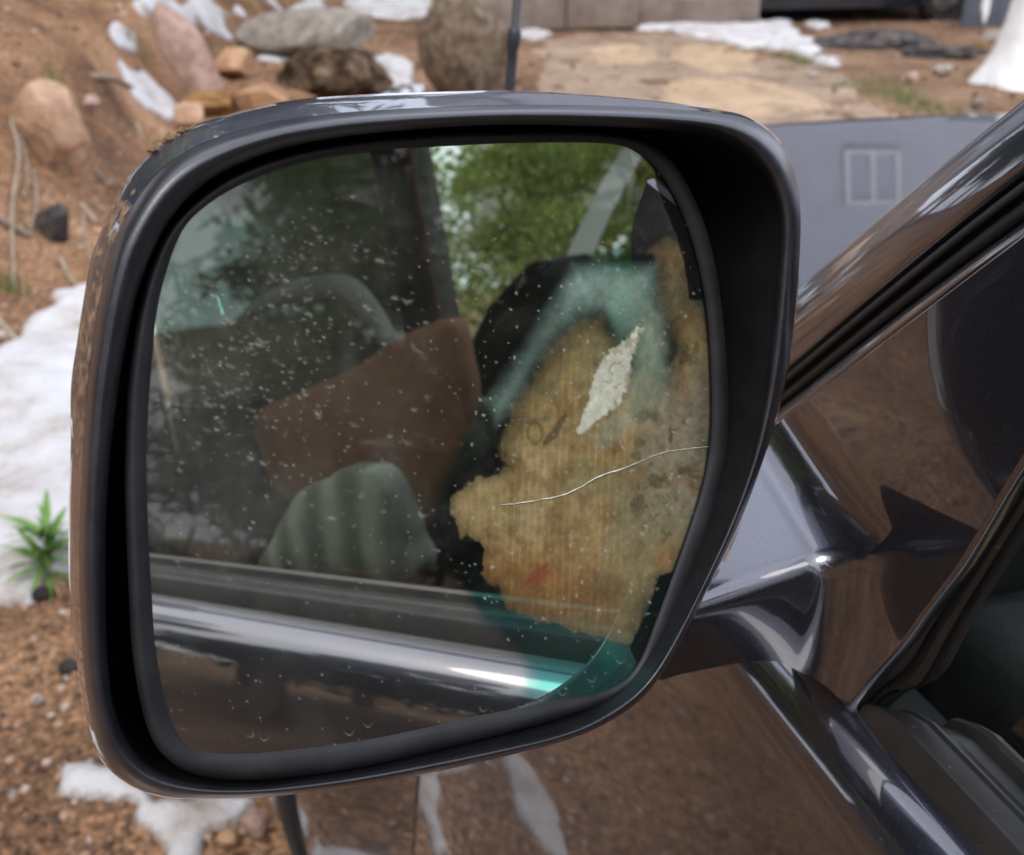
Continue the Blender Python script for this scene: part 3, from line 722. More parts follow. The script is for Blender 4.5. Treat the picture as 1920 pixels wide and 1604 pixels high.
def pline(pxs, X, ext=.55):
    """straight edge seen through two pixels, on plane x = X, carried on up to the roof with the lean of the glass."""
    a, b = at_x(*pxs[0], X), at_x(*pxs[1], X); v = (b-a)/np.linalg.norm(b-a)
    out = [a-v*.06, a, b]
    for s in (.12, .25, .4, ext): out.append(b+v*s+np.array([.22*s, 0, 0]))
    return out
Apx = [((1440,592),(1920,194),.335),((1440,604),(1920,208),.318),((1440,630),(1920,240),.3045),((1440,672),(1920,285),.2975),((1440,712),(1920,320),.2960),((1440,733),(1920,338),.2990)]
La = [pline((a, b), X) for a, b, X in Apx]
L0 = [p+np.array([.05, .035, -.02]) for p in La[0]]
a_pillar = strip("a_pillar", [L0]+La, M['paint'], car, 90, 40)
Spx = [((1440,730),(1920,336),.302),((1440,735),(1920,342),.292),((1440,744),(1920,358),.2865),((1440,752),(1920,366),.292),((1440,757),(1920,373),.293),((1440,762),(1920,380),.287),((1440,772),(1920,398),.2825),((1440,781),(1920,414),.285),((1440,784),(1920,418),.292)]
strip("door_seal", [pline((a, b), X) for a, b, X in Spx], M['rubber'], car, 80)
Fpx = [((1440,783),(1920,416),.288),((1440,784),(1920,418),.281),((1440,796),(1920,434),.2745),((1440,806),(1920,444),.2725),((1440,809),(1920,449),.2735)]
strip("door_frame", [pline((a, b), X) for a, b, X in Fpx], M['paint'], car, 80)

# --- door skin, belt moulding
prof = [(0, -.001), (.007, .0006), (.015, .0040), (.022, .0098), (.0275, .019), (.032, .033), (.038, .056), (.046, .09), (.062, .16), (.088, .29), (.111, .44), (.122, .58), (.116, .70), (.095, .80), (.05, .88)]
pc = cr_spline(np.array(prof), 70)
# resample with more rows at the shoulder
pc_y = np.linspace(-2.6, .845, 60)
dv_ = np.array([[rel(BXr-o, y, BZr-dn) for y in pc_y] for o, dn in cr_spline(np.array(prof[:7]), 40)]+[[rel(BXr-o, y, BZr-dn) for y in pc_y] for o, dn in cr_spline(np.array(prof[6:]), 40)[1:]])
door = mesh_obj("door", dv_.reshape(-1, 3), grid_faces(dv_.shape[0], dv_.shape[1]), M['paint'], car)
sec = [(-.0035, -.006), (-.0035, -.0015), (-.0025, -.0005), (.0012, .0115), (.0026, .0138), (.0042, .0146), (.0122, .0152), (.0134, .0168), (.0146, .0168), (.0158, .0146), (.0205, .0128), (.0262, .0134), (.0282, .0185), (.0302, .0202), (.0325, .0198), (.0335, .0175), (.0335, .005)]
yy = np.r_[np.linspace(-2.5, .1, 30), np.linspace(.11, .342, 24)]
def secrow(o, u):
    r = []
    for y in yy:
        f = smooth01(np.array(y), .325, .342)
        r.append(rel(BXr+o, y-.95*max(0, o)*float(smooth01(np.array(y), -.2, .3)), BZr+u-.008*float(f)))
    return r
belt = mesh_obj("belt_moulding", np.array([secrow(o, u) for o, u in sec]).reshape(-1, 3), grid_faces(len(sec), len(yy)), M['moulding'], door); crisp(belt, 24)
# fender and flare ahead of the door
fy = np.linspace(.851, 2.35, 75)
def fend(o, dn, y):
    k = smooth01(np.array(y), .80, 1.26)
    w = smooth01(np.array(dn), .10, .45)
    return rel(BXr-o-.118*float(k*w)+.10*float(smooth01(np.array(y), 1.95, 2.4)), y, BZr-dn-.02*float(smooth01(np.array(y), 1.2, 2.0)))
fp = cr_spline(np.array([(-.14, -.048), (-.09, -.044), (-.045, -.034), (-.012, -.014), (.006, .012), (.02, .045), (.033, .09), (.054, .16), (.083, .29), (.108, .44), (.12, .58), (.122, .70), (.115, .82), (.095, .93), (.05, 1.0)]), 60)
fv = np.array([[fend(o, dn, y) for y in fy] for o, dn in fp])
WY, WZ, WR = 1.78, .40, .44
ff = []
for f in grid_faces(60, 75):
    c = fv.reshape(-1, 3)[list(f)].mean(0)
    if math.hypot(c[1]-WY, c[2]-WZ) > WR: ff.append(f)
fender = mesh_obj("front_fender", fv.reshape(-1, 3), ff, M['paint'], car)
ang = np.radians(np.linspace(205, -25, 60))
fl = []
for dr, out in ((.075, .0), (.07, .02), (.055, .034), (.03, .042), (.012, .043), (.004, .036), (.0, .024), (-.006, .018), (-.012, .0), (-.012, -.05)):
    row = []
    for a in ang:
        y = WY+(WR+dr)*math.cos(a)*1.0; z = WZ+(WR+dr)*math.sin(a)
        row.append(np.array([.030-out*.45, y, z]))
    fl.append(row)
mesh_obj("fender_flare", np.array(fl).reshape(-1, 3), grid_faces(len(fl), 60), M['paint'], fender)
# black trim strip up the rear of the wheel arch
tr = []
for y, o2 in ((1.165, -.004), (1.168, .008), (1.175, .0115), (1.205, .0125), (1.235, .0125), (1.242, .009), (1.245, -.004)):
    tr.append([fend(o+o2, dn, y) for o, dn in fp[24:]])
crisp(mesh_obj("arch_trim", np.array(tr).reshape(-1, 3), grid_faces(len(tr), 36), M['rubber'], fender), 30)
# front wheel
def wheel(cx, cy, cz, rad, w, parent, name="wheel"):
    n = 48; rings = []
    for r, x in ((.62, .12), (.66, .35), (.78, .5), (.93, .5), (.985, .42), (1, .25), (1, -.25), (.985, -.42), (.93, -.5), (.7, -.5), (.62, -.35)):
        rings.append(np.array([[cx-x*w, cy+rad*r*math.cos(2*math.pi*j/n), cz+rad*r*math.sin(2*math.pi*j/n)] for j in range(n)]))
    t = ring_loft(name, rings, M['tyre'], parent)
    rr = []
    for r, x in ((.63, .34), (.58, .30), (.52, .12), (.2, .2), (.12, .28), (.05, .29)):
        rr.append(np.array([[cx-x*w, cy+rad*r*(1+.04*math.cos(12*math.pi*j/n)*(.2 < r < .6))*math.cos(2*math.pi*j/n), cz+rad*r*math.sin(2*math.pi*j/n)] for j in range(n)]))
    ring_loft("rim", rr, M['rim_alloy'], t, cap_end=True)
    return t
wheel(.18, WY, .385, .385, .25, car)

# --- hood
HX = np.linspace(.40, 1.66, 60); HYs = np.linspace(0, 1, 60)
hv = []
for v in HYs:
    row = []
    for x in HX:
        y1 = 1.70-.16*((x-1.03)/.65)**4
        y = .50+(y1-.50)*v
        z = -.262-.016*((x-1.03)/.63)**2-.012*v-.03*float(smooth01(np.array(v), .80, 1.0))**2-.10*max(0, v-.94)/.06*max(0, v-.94)/.06*.5
        e = min(x-.40, 1.66-x); z -= .035*max(0, 1-e/.09)**2
        row.append(rel(x, y, z))
    hv.append(row)
hood = mesh_obj("hood", np.array(hv).reshape(-1, 3), grid_faces(60, 60), M['paint'], car)
solid(hood, .004, -1)
# nose below the hood edge
nose = [hv[-1], [p+np.array([0, .03, -.08]) for p in hv[-1]], [p+np.array([0, .05, -.3]) for p in hv[-1]], [p+np.array([0, .03, -.55]) for p in hv[-1]]]
mesh_obj("front_bumper", np.array(nose).reshape(-1, 3)+np.array([0, 0, -.003]), grid_faces(4, 60), M['paint'], car)
# antenna on the fender
ab = at_y(957, 150, 1.16); at_ = at_y(975, -60, 1.165)
av = (at_-ab); av /= np.linalg.norm(av)
k0 = ab-av*.17
def lathe_along(name, base, axis, prof, mat, parent, n=14):
    a = np.cross(axis, [1, 0, 0]); a /= np.linalg.norm(a); b = np.cross(axis, a)
    rings = [base+axis*h + np.array([r*(math.cos(2*math.pi*j/n)*a+math.sin(2*math.pi*j/n)*b) for j in range(n)]) for r, h in prof]
    return ring_loft(name, rings, mat, parent, True, True)
yoff = lambda py: float(np.linalg.norm(at_y(965, py, 1.162)-k0))
mast = lathe_along("antenna", k0, av, [(.013, 0), (.012, .012), (.0062, .02), (.0055, yoff(130)), (.0055, yoff(95)), (.0072, yoff(84)), (.0074, yoff(62)), (.0066, yoff(56)), (.0042, yoff(50)), (.0040, .5), (.003, .78)], M['antenna'], car)

# --- glass, roof, far side and cabin
def gl_x(z): return BXr+.031+.20*(z-(BZr+.015))             # lean of the side glass, camera-relative z
gz = np.linspace(BZr-.02, .32, 30)
def front_edge(z):   # front edge of the pane follows the channel and then the pillar
    return .29-(z+.312)*.29 if z < 0 else .1995-z*1.2
pv = []
for z in gz:
    ye = front_edge(z)
    pv.append([rel(gl_x(z), y, z) for y in np.linspace(-1.18, ye, 24)])
win = mesh_obj("side_window", np.array(pv).reshape(-1, 3), grid_faces(30, 24), M['pane'], door)
# roof skin and lining
rf = []
for y in np.linspace(-.28, -2.7, 20):
    rf.append([rel(x, y, .385-.05*((x-1.03)/.62)**2-.02*((y+1.4)/1.3)**2) for x in np.linspace(.40, 1.66, 24)])
roof = mesh_obj("roof", np.array(rf).reshape(-1, 3), grid_faces(20, 24), M['paint'], car); solid(roof, .03, -1)
ws = [[rel(x, .50-.78*v+.10*(1-((x-1.03)/.63)**2), BZr+.055+v*.62) for x in np.linspace(.36+.06*v, 1.70-.06*v, 24)] for v in np.linspace(0, 1, 16)]
mesh_obj("windscreen", np.array(ws).reshape(-1, 3), grid_faces(16, 24), M['pane_clear'], car)
XF = 1.76
cab = thing_part = bpy.data.objects.new("cabin", None); col.objects.link(cab); cab.parent = car; cab.matrix_parent_inverse = Matrix.Translation(-Vector(parent_loc(car)))
def cbox(name, lo, hi, mat, bevel=0.0, par=None):
    return box(name, rel(*lo), rel(*hi), mat, par or cab, bevel)
cbox("floor", (.30, -2.6, -1.05), (1.78, .5, -1.0), M['cabin'])
cbox("firewall", (.34, .44, -1.0), (1.74, .48, -.30), M['cabin'])
cbox("dashboard", (.36, .02, -.62), (1.72, .435, -.335), M['cabin'], .03)
cbox("rear_wall", (.32, -2.66, -1.0), (1.76, -2.6, .33), M['cabin'])
cbox("far_door", (XF, -1.32, -1.05), (XF+.06, .45, -.50), M['cabin'], .01)
cbox("far_rear_door", (XF, -2.6, -1.05), (XF+.06, -1.34, -.46), M['cabin'], .01)
cbox("far_pillar", (XF-.03, -1.43, -.52), (XF+.05, -1.30, .36), M['cabin'], .012)
cbox("far_pillar_edge", (XF-.045, -1.30, -.52), (XF+.03, -1.275, .36), M['pillar_grey'], .006)
cbox("far_pillar_trim", (XF-.052, -1.29, -.52), (XF-.0455, -1.270, .36), M['seat_brown'], .002)
cbox("far_roof_rail", (XF-.08, -2.6, .29), (XF+.05, -.3, .37), M['trim_light'], .02)
cbox("door_card", (.345, -1.1, -.75), (.40, .16, -.36), M['tan_trim'], .008)
cbox("tan_reflection_block", (.322, .19, -.75), (.375, .31, -.325), M['tan_trim'], .018)  # added tan block, stands in for the tan reflection in the side glass
cbox("door_card_lower", (.285, -2.5, -1.0), (.335, .40, -.36), M['cabin'], .005)
cbox("pillar_near", (.335, -1.30, -.33), (.375, -1.18, .36), M['cabin'], .01)
pvd = [rel(XF+.02, -2.6, -.47), rel(XF+.02, -1.43, -.47), rel(XF+.02, -1.43, .30), rel(XF+.02, -2.6, .30)]
mesh_obj("rear_privacy_pane", pvd, [(0, 1, 2, 3)], M['pane_dark'], cab, False)
pvf = [rel(XF+.02, -1.28, -.51), rel(XF+.02, .40, -.51), rel(XF+.02, -.25, .30), rel(XF+.02, -1.28, .30)]
mesh_obj("far_window", pvf, [(0, 1, 2, 3)], M['pane_clear'], cab, False)
# padded shapes cut from an outline, with depth across the car
def padded(name, pxl, X, depth, mat, parent, puff=.03, n=60):
    P = np.array([seen_x(x, y, X) for x, y in cr_spline(np.array(pxl, float), n, True)])
    P = P+.006*np.stack([0*P[:, 0], VN.n(np.arange(n)*.45, P[:, 0]*0)-.5, VN2.n(np.arange(n)*.45, P[:, 0]*0)-.5], 1)
    c = P.mean(0); rings = []
    for s, dx in ((.25, -puff), (.6, -puff*.85), (.85, -puff*.5), (.97, -puff*.12), (1, 0), (1, depth), (.95, depth+puff*.5), (.6, depth+puff)):
        R = c+(P-c)*s; R[:, 0] = X+dx+(R[:, 0]-X); rings.append(R)
    return ring_loft(name, rings, mat, parent, True, True)
padded("headrest", [(1010,490),(1050,500),(1075,540),(1070,600),(1040,660),(990,720),(940,745),(890,740),(878,690),(890,630),(930,560),(970,515)], 1.30, .10, M['cabin'], cab, .04)
padded("passenger_seat_back", [(890,760),(960,770),(1060,760),(1140,800),(1160,1000),(1150,1250),(800,1250),(800,1000),(850,860)], 1.30, .4, M['cabin'], cab, .03)
padded("driver_seat_back", [(480,775),(540,745),(640,700),(720,655),(790,612),(830,600),(852,640),(868,740),(880,835),(866,880),(820,960),(760,1000),(660,980),(580,960),(520,920),(488,850)], .74, .03, M['seat_brown'], cab, .02)
padded("seat_bolster", [(500,1085),(515,1000),(560,930),(610,895),(660,880),(695,890),(728,935),(752,1000),(764,1085)], .52, .03, M['seat_grey'], cab, .012)
padded("rear_seat", [(270,880),(420,840),(520,860),(560,940),(560,1090),(270,1090)], .95, .5, M['cabin'], cab, .03)
sb_ = [seen_x(x, y, 1.42) for x, y in [(1075,600),(1060,570),(1072,520),(1095,460),(1125,395),(1165,320),(1215,240)]]
sbc = cr_spline(sb_, 30); sbw = np.array([.012, .030, .010])
strip("seat_belt", [sbc-sbw, sbc, sbc+sbw], M['belt'], cab, 30)
tube("steering_wheel", [seen_x(x, y, .80) for x, y in [(440,610),(500,566),(560,546),(620,538),(660,545),(695,585),(730,640),(765,705)]], [.006, .013, .018, .015, .010], M['wheel_grey'], cab, 10, 40)

# ------------------------------------------------------------------ rocks, snow, soil
import bmesh
def ico(sub):
    bm = bmesh.new(); bmesh.ops.create_icosphere(bm, subdivisions=sub, radius=1.0)
    V = np.array([v.co[:] for v in bm.verts]); F = [tuple(v.index for v in f.verts) for f in bm.faces]; bm.free(); return V, F
ICO4, ICO1, ICO2 = ico(4), ico(1), ico(2)
def rock_verts(seed, cuts=10, rough=.05, base=ICO4, sharp=.62):
    g = np.random.default_rng(seed); V = base[0].copy()
    for k in range(cuts):
        n = g.normal(size=3); n /= np.linalg.norm(n); dd = g.uniform(sharp-.14, .88)
        e = V@n-dd; V = V-np.maximum(0, e)[:, None]*n*.96
    nn = VNoise(seed+100)
    r = (nn.fbm(V[:, 0]*2.2+5+V[:, 2], V[:, 1]*2.2+9-V[:, 2]*.7, 5)-.5)
    return V*(1+rough*2*r)[:, None]
def stone_mat(name, c0, c1, c2, scale=9, bump=.6):
    return noise_mat(name, [(.30, tuple(c*.75 for c in c0)), (.44, c0), (.54, c1), (.70, c2)], scale, 12, .93, min(1.0, bump*1.6), scale*6, .03, spec=.15)
M['st_tan'] = stone_mat("tan_granite", (.50, .31, .20), (.62, .40, .265), (.68, .48, .34))
M['st_pink'] = stone_mat("pinkish_granite", (.46, .30, .24), (.56, .385, .31), (.62, .46, .385))
M['st_orange'] = stone_mat("orange_granite", (.48, .28, .155), (.60, .37, .215), (.66, .45, .29))
M['st_ochre'] = stone_mat("ochre_stone", (.24, .13, .045), (.38, .21, .08), (.45, .27, .12))
M['st_grey'] = stone_mat("grey_granite", (.28, .245, .20), (.37, .33, .275), (.46, .42, .36))
M['st_brown'] = stone_mat("brown_lichened_boulder", (.17, .125, .088), (.28, .215, .15), (.40, .32, .23), 14)
M['st_dark'] = stone_mat("dark_stone", (.05, .044, .042), (.10, .088, .08), (.18, .155, .135))
M['st_pale'] = stone_mat("pale_stone", (.42, .38, .33), (.52, .47, .42), (.6, .56, .5))
M['clod'] = stone_mat("dark_soil_bank", (.05, .032, .02), (.15, .10, .065), (.34, .25, .17), 11, 1.0)
M['mound'] = stone_mat("grey_brown_soil", (.06, .055, .055), (.12, .105, .10), (.22, .18, .15), 8, 1.0)
cam_yawR = np.array([CR[0], CR[1], 0]); cam_fwd = np.array([math.sin(YAW), math.cos(YAW), 0])
def rock(px, py, w, h, mat, seed, label, roll=0, depth=1.0, name="rock", cat="rock", cuts=15, sink=.18, rough=.05, sharp=.62, group=None):
    """a rock whose lower edge stands on the ground seen at (px, py); w, h in photo pixels turned to metres at that distance."""
    p, t = on_terrain(px, py)
    sc = t/FPX; W, H = w*sc/2*1.1, h*sc/2*1.1
    V = rock_verts(seed, cuts, rough, ICO4, sharp)
    c, s_ = math.cos(roll), math.sin(roll)
    a = V[:, 0]*W; b = V[:, 2]*H
    x = a*c-b*s_; z = a*s_+b*c; y = V[:, 1]*W*depth
    up = z-z.min()
    ctr = p+cam_fwd*(W*depth*.4)
    gzv = float(terrain(ctr[0], ctr[1], False))
    P = ctr[None]*np.array([1, 1, 0])+x[:, None]*cam_yawR+y[:, None]*cam_fwd
    P[:, 2] = min(p[2], gzv)+up-sink*H*.5
    P = P+(VN.fbm(P[:, 0]*40+P[:, 2]*31, P[:, 1]*40-P[:, 2]*23, 4)-.5)[:, None]*np.array([.5, .5, .8])*min(W, H)*.10
    o = mesh_obj(name, P, ICO4[1], mat); crisp(o, 17)
    tag(o, label, cat, group, 'thing'); return o
rock(80, 300, 165, 165, M['st_tan'], 5, "large smooth tan rock half buried in the bank above the hanging roots", roll=-.75, depth=.8, sharp=.72)
rock(362, 205, 84, 190, M['st_pink'], 12, "long pinkish slab of rock leaning in the rock pile", roll=.42, depth=.7, sharp=.72, cuts=14)
rock(435, 150, 90, 75, M['st_orange'], 11, "orange block behind the leaning slab in the rock pile", roll=.2)
rock(395, 222, 100, 60, M['st_ochre'], 14, "ochre yellow stone at the foot of the rock pile", roll=.1)
rock(490, 218, 130, 62, M['st_orange'], 17, "pale orange stone at the right end of the rock pile", roll=.15)
rock(350, 248, 74, 60, M['st_tan'], 21, "small brown stone at the lower left of the rock pile", roll=.3)
rock(590, 112, 285, 86, M['st_grey'], 26, "wide flat grey boulder lying on the dark soil bank", roll=.02, depth=.5, cuts=7, sharp=.7)
rock(872, 190, 158, 190, M['st_brown'], 31, "upright brown lichened boulder left of the car antenna", roll=.03, depth=.8, cuts=5, sharp=.82, rough=.07)
rock(166, 207, 36, 36, M['st_pink'], 35, "small pink stone on the bank right of the large tan rock", roll=.2)
rock(100, 452, 72, 70, M['st_dark'], 39, "dark round stone in the bank among the roots", roll=.1, cuts=9, sharp=.75, sink=.5)
rock(140, 328, 24, 22, M['st_orange'], 41, "tiny orange stone just below the large tan rock")
rock(625, 200, 190, 100, M['clod'], 45, "dark crumbling soil bank under the grey boulder", cat="soil bank", name="soil_bank", depth=.5, rough=.34, cuts=6, sharp=.75)
rock(1772, 140, 44, 20, M['st_pale'], 47, "flat pale stone on the bare soil behind the hood")
rock(1868, 82, 42, 28, M['st_pale'], 50, "pale stone in front of the white picket")
rock(1838, 98, 26, 20, M['st_ochre'], 53, "small yellowish stone between two pale stones near the picket")
rock(1875, 103, 26, 18, M['st_pale'], 54, "small pale stone beside the white flared post base")
rock(1710, 158, 26, 22, M['st_pink'], 56, "small pinkish stone on the soil behind the hood")
rock(1520, 148, 30, 18, M['st_pale'], 58, "small pale stone left of the grass strip behind the hood")
rock(425, 1592, 54, 40, M['st_orange'], 60, "orange stone beside the snow at the bottom of the picture")
rock(478, 1568, 60, 52, M['st_pink'], 63, "pink brown stone between the snow and the car flare")
rock(78, 1128, 34, 30, M['st_dark'], 66, "dark brown stone at the lower edge of the large snow patch", cuts=5)
rock(128, 1268, 34, 32, M['st_dark'], 69, "dark brown stone close to the mirror's lower left side", cuts=5)
rock(70, 1320, 24, 20, M['st_pale'], 71, "small pale stone on the gravel left of the mirror")
rock(1650, 94, 180, 36, M['mound'], 73, "long low dark mound of soil in front of the parked vehicle", cat="soil mound", name="soil_mound", depth=.35, rough=.42, cuts=3, sharp=.85, sink=.7)
rock(1770, 112, 150, 26, M['mound'], 74, "thin dark strip of soil left of the white flared post", cat="soil mound", name="soil_mound", depth=.4, rough=.42, cuts=3, sharp=.85, sink=.7)

def ground_sheet(name, poly_px, mat, h, label, cat, edge=.05, cell=None, amp=.35, kind=None, group=None, lump=.25, world_poly=None):
    """a layer lying on the ground inside the outline; it dives under the soil at its border."""
    P = world_poly if world_poly is not None else np.array([on_terrain(x, y)[0][:2] for x, y in poly_px])
    lo, hi = P.min(0)-edge, P.max(0)+edge
    span = max(hi-lo); cell = cell or max(.012, span/110)
    X, Y = np.meshgrid(np.arange(lo[0], hi[0], cell), np.arange(lo[1], hi[1], cell))
    ed = max(edge, cell*2)
    s = poly_sd(X, Y, P)+ed*amp*4*(VN2.fbm(X/(ed*2.2), Y/(ed*2.2), 4)-.5)
    H = h*(np.sqrt(np.clip(s/ed, 0, 1))*(.72+lump*2*(VN.fbm(X/(ed*1.2)+3, Y/(ed*1.2), 4)-.2)))
    Z = terrain(X, Y)+np.where(s > 0, H+.004, s*.8-.004)
    k = s > -cell*2.5
    idx = -np.ones(X.shape, int); idx[k] = np.arange(k.sum())
    q = np.stack([idx[:-1, :-1], idx[:-1, 1:], idx[1:, 1:], idx[1:, :-1]], -1).reshape(-1, 4); q = q[(q >= 0).all(1)]
    o = mesh_obj(name, np.stack([X[k], Y[k], Z[k]], 1), q, mat)
    t_ = o.data.attributes.new('rim', 'FLOAT', 'POINT'); t_.data.foreach_set('value', np.clip(s[k]/(ed*.45), 0, 1).astype(np.float32))
    return tag(o, label, cat, group, kind)
snow = [
 ([(-260,680),(0,668),(40,645),(62,598),(110,566),(190,540),(330,690),(330,990),(180,1065),(110,1082),(78,1098),(60,1124),(0,1132),(-260,1100)], .05, "large snow patch along the left side under the fallen stick"),
 ([(104,1452),(130,1440),(235,1456),(300,1500),(470,1492),(440,1532),(392,1560),(372,1604),(385,1660),(325,1660),(318,1590),(270,1562),(228,1540),(250,1516),(170,1510),(106,1500)], .03, "branching snow patch on the gravel below the mirror"),
 ([(238,10),(280,-14),(330,0),(372,-10),(452,22),(402,42),(425,62),(340,54),(290,50),(250,40)], .05, "snow patch above the leaning slab of rock"),
 ([(455,78),(480,84),(538,110),(530,124),(490,116),(460,95)], .04, "thin snow streak along the front of the flat grey boulder"),
 ([(638,-30),(800,-30),(814,34),(750,40),(660,26)], .06, "broad snow patch behind the flat grey boulder"),
 ([(886,25),(960,44),(1005,36),(1030,66),(1000,77),(962,66),(945,86),(915,82),(895,55)], .05, "snow patch right of the brown boulder behind the antenna"),
 ([(1152,44),(1200,38),(1280,32),(1380,14),(1425,44),(1480,40),(1505,72),(1545,90),(1520,106),(1440,96),(1350,82),(1250,60),(1180,56)], .07, "long snow bank in front of the wooden boards"),
 ([(1520,112),(1545,106),(1576,112),(1568,126),(1530,124)], .04, "small snow lump at the right end of the snow bank"),
 ([(236,132),(270,140),(300,165),(338,186),(328,216),(290,206),(262,190),(250,165)], .05, "ragged dirty snow lump left of the rock pile"),
 ([(213,66),(240,62),(256,72),(240,84),(218,80)], .03, "tiny snow patch on the orange slope"),
 ([(700,106),(740,104),(775,118),(778,152),(752,172),(722,160),(706,130)], .04, "snow patch between the soil bank and the brown boulder"),
 ([(476,-14),(605,-14),(612,14),(560,26),(500,18)], .05, "snow patch at the top edge behind the grey boulder"),
 ([(1505,42),(1530,36),(1552,50),(1535,58),(1512,52)], .04, "small snow lump just right of the snow bank's top"),
 ([(2,1500),(14,1484),(36,1490),(40,1506),(24,1516)], .03, "small lump of snow at the lower left edge"),
]
for poly, h, lab in snow:
    ground_sheet("snow_patch", poly, M['snow'], h, lab, "snow", edge=.06 if max(p[1] for p in poly) > 400 else .13, amp=.5 if min(p[1] for p in poly) < 1000 else .25, group="snow patches on the ground", kind='thing')
for (cx, cy, sx, sy, lab) in [(-.52, 1.60, .07, .17, "narrow patch of snow left of the picture, mirrored as a white streak in the door"), (-.68, 1.42, .05, .07, "small round patch of snow left of the picture, mirrored low in the door"), (-.10, 1.12, .13, .26, "patch of snow on the ground beside the front wheel, mirrored in the door"), (-.45, .75, .16, .2, "patch of snow on the ground below the mirror, mirrored in the door"), (-.16, .62, .05, .12, "small strip of snow close to the door, mirrored in the paint")]:
    a_ = np.linspace(0, 2*math.pi, 14, endpoint=False); r0 = 1+.35*(VN.n(a_*2+cx*9, a_*0+cy*5)-.5)
    XY = np.stack([cx+sx*np.cos(a_)*r0, cy+sy*np.sin(a_)*r0], 1)
    ground_sheet("snow_patch", None, M['snow'], .03, lab, "snow", edge=.05, group="snow patches on the ground", kind='thing', world_poly=XY)
M['path'] = noise_mat("trodden_tan_soil", [(.3, (.20, .145, .10)), (.5, (.30, .22, .15)), (.7, (.40, .30, .20))], 2.2, 10, .95, .5, 40)
ground_sheet("path", [(1010,92),(1100,66),(1260,62),(1420,92),(1560,128),(1640,175),(1700,222),(1500,260),(1200,260),(1020,200),(985,140)], M['path'], .006, None, None, edge=.5, kind='structure')
M['sand'] = noise_mat("sandy_slab", [(.3, (.26, .185, .115)), (.5, (.42, .30, .185)), (.7, (.50, .37, .24))], 3.5, 10, .9, .5, 30)
for poly, lab in [([(1260,88),(1330,82),(1410,104),(1425,138),(1330,142),(1250,112)], "light sandy slab in the path, the far one"),
                  ([(1230,160),(1300,148),(1430,152),(1500,172),(1570,205),(1480,225),(1250,215)], "light sandy slab in the path just behind the mirror"),
                  ([(1080,96),(1180,82),(1240,100),(1220,124),(1110,126)], "light sandy slab in the path right of the antenna")]:
    ground_sheet("sandstone_slab", poly, M['sand'], .012, lab, "slab", edge=.14, group="sandy slabs in the path", kind='thing')
# snowball lumps near the hood edge
for (x, y, w, lab) in [(1832, 206, 22, "round white snowball behind the far edge of the hood"), (1812, 226, 20, "smaller snowball left of the round snowball behind the hood")]:
    rock(x, y, w, w, M['snow'], 90+w, lab, name="snowball", cat="snow", cuts=2, sharp=.9, sink=.05)

# roots and sticks on the bank
M['root'] = noise_mat("dry_root", [(.3, (.20, .15, .10)), (.7, (.44, .36, .27))], 30, 6, .9, .5, 90)
for pts, r, lab in [
 ([(20,225),(36,285),(28,350),(22,420),(28,545)], .010, "long pale root hanging down the bank at the far left"),
 ([(38,250),(52,325),(45,372)], .008, "short root beside the longest hanging root"),
 ([(62,318),(69,380),(55,432)], .007, "thin root hanging left of the dark round stone"),
 ([(-20,398),(20,425),(62,446)], .016, "thick root poking out left of the dark round stone"),
 ([(150,382),(182,420)], .013, "stubby root right of the dark round stone"),
 ([(156,400),(160,450),(172,492)], .008, "thin root hanging right of the dark round stone"),
 ([(114,488),(130,520),(158,552)], .013, "short grey root just above the large snow patch"),
 ([(-20,585),(20,630),(70,680),(142,726)], .016, "grey stick lying across the large snow patch"),
 ([(175,146),(215,150),(248,166)], .022, "curved grey stick lying on the slope above the pink stone"),
 ([(255,230),(270,265)], .012, "short stick standing below the dirty snow lump"),
 ([(180,320),(205,350)], .010, "thin twig on the slope near the mirror's corner"),
 ([(195,400),(172,372)], .008, "thin twig crossing behind the mirror's left edge")]:
    P = []
    for x, y in cr_spline(np.array(pts, float), 9):
        p, t = on_terrain(x, y); P.append(p-ray(x, y)*.02+np.array([0, 0, .35*r]))
    o = tube("root", P, [r*1.0, r*.9, r*.65], M['root'], None, 8, 24)
    tag(o, lab, "root", "roots and sticks on the bank")

# loose gravel
def pebble_mat():
    mt, nt, nd, lk, b = mat_new("mixed_gravel")
    at = N(nt, "ShaderNodeAttribute", attribute_name="shade")
    r = ramp(nt, [(0, (.07, .045, .032)), (.3, (.19, .10, .055)), (.6, (.33, .19, .11)), (.85, (.45, .29, .19)), (1, (.55, .46, .40))]); lk.new(at.outputs["Fac"], r.inputs[0])
    tc = N(nt, "ShaderNodeTexCoord"); n = N(nt, "ShaderNodeTexNoise", Scale=140.0, Detail=4); lk.new(tc.outputs["Object"], n.inputs["Vector"])
    mx = N(nt, "ShaderNodeMix", data_type='RGBA', blend_type='MULTIPLY'); mx.inputs[0].default_value = .6; lk.new(r.outputs[0], mx.inputs[6])
    r2 = ramp(nt, [(.3, (.5, .5, .5)), (.7, (1.3, 1.3, 1.3))]); lk.new(n.outputs["Fac"], r2.inputs[0]); lk.new(r2.outputs[0], mx.inputs[7]); lk.new(mx.outputs[2], b.inputs["Base Color"])
    b.inputs["Roughness"].default_value = .9
    return mt
M['gravel'] = pebble_mat()
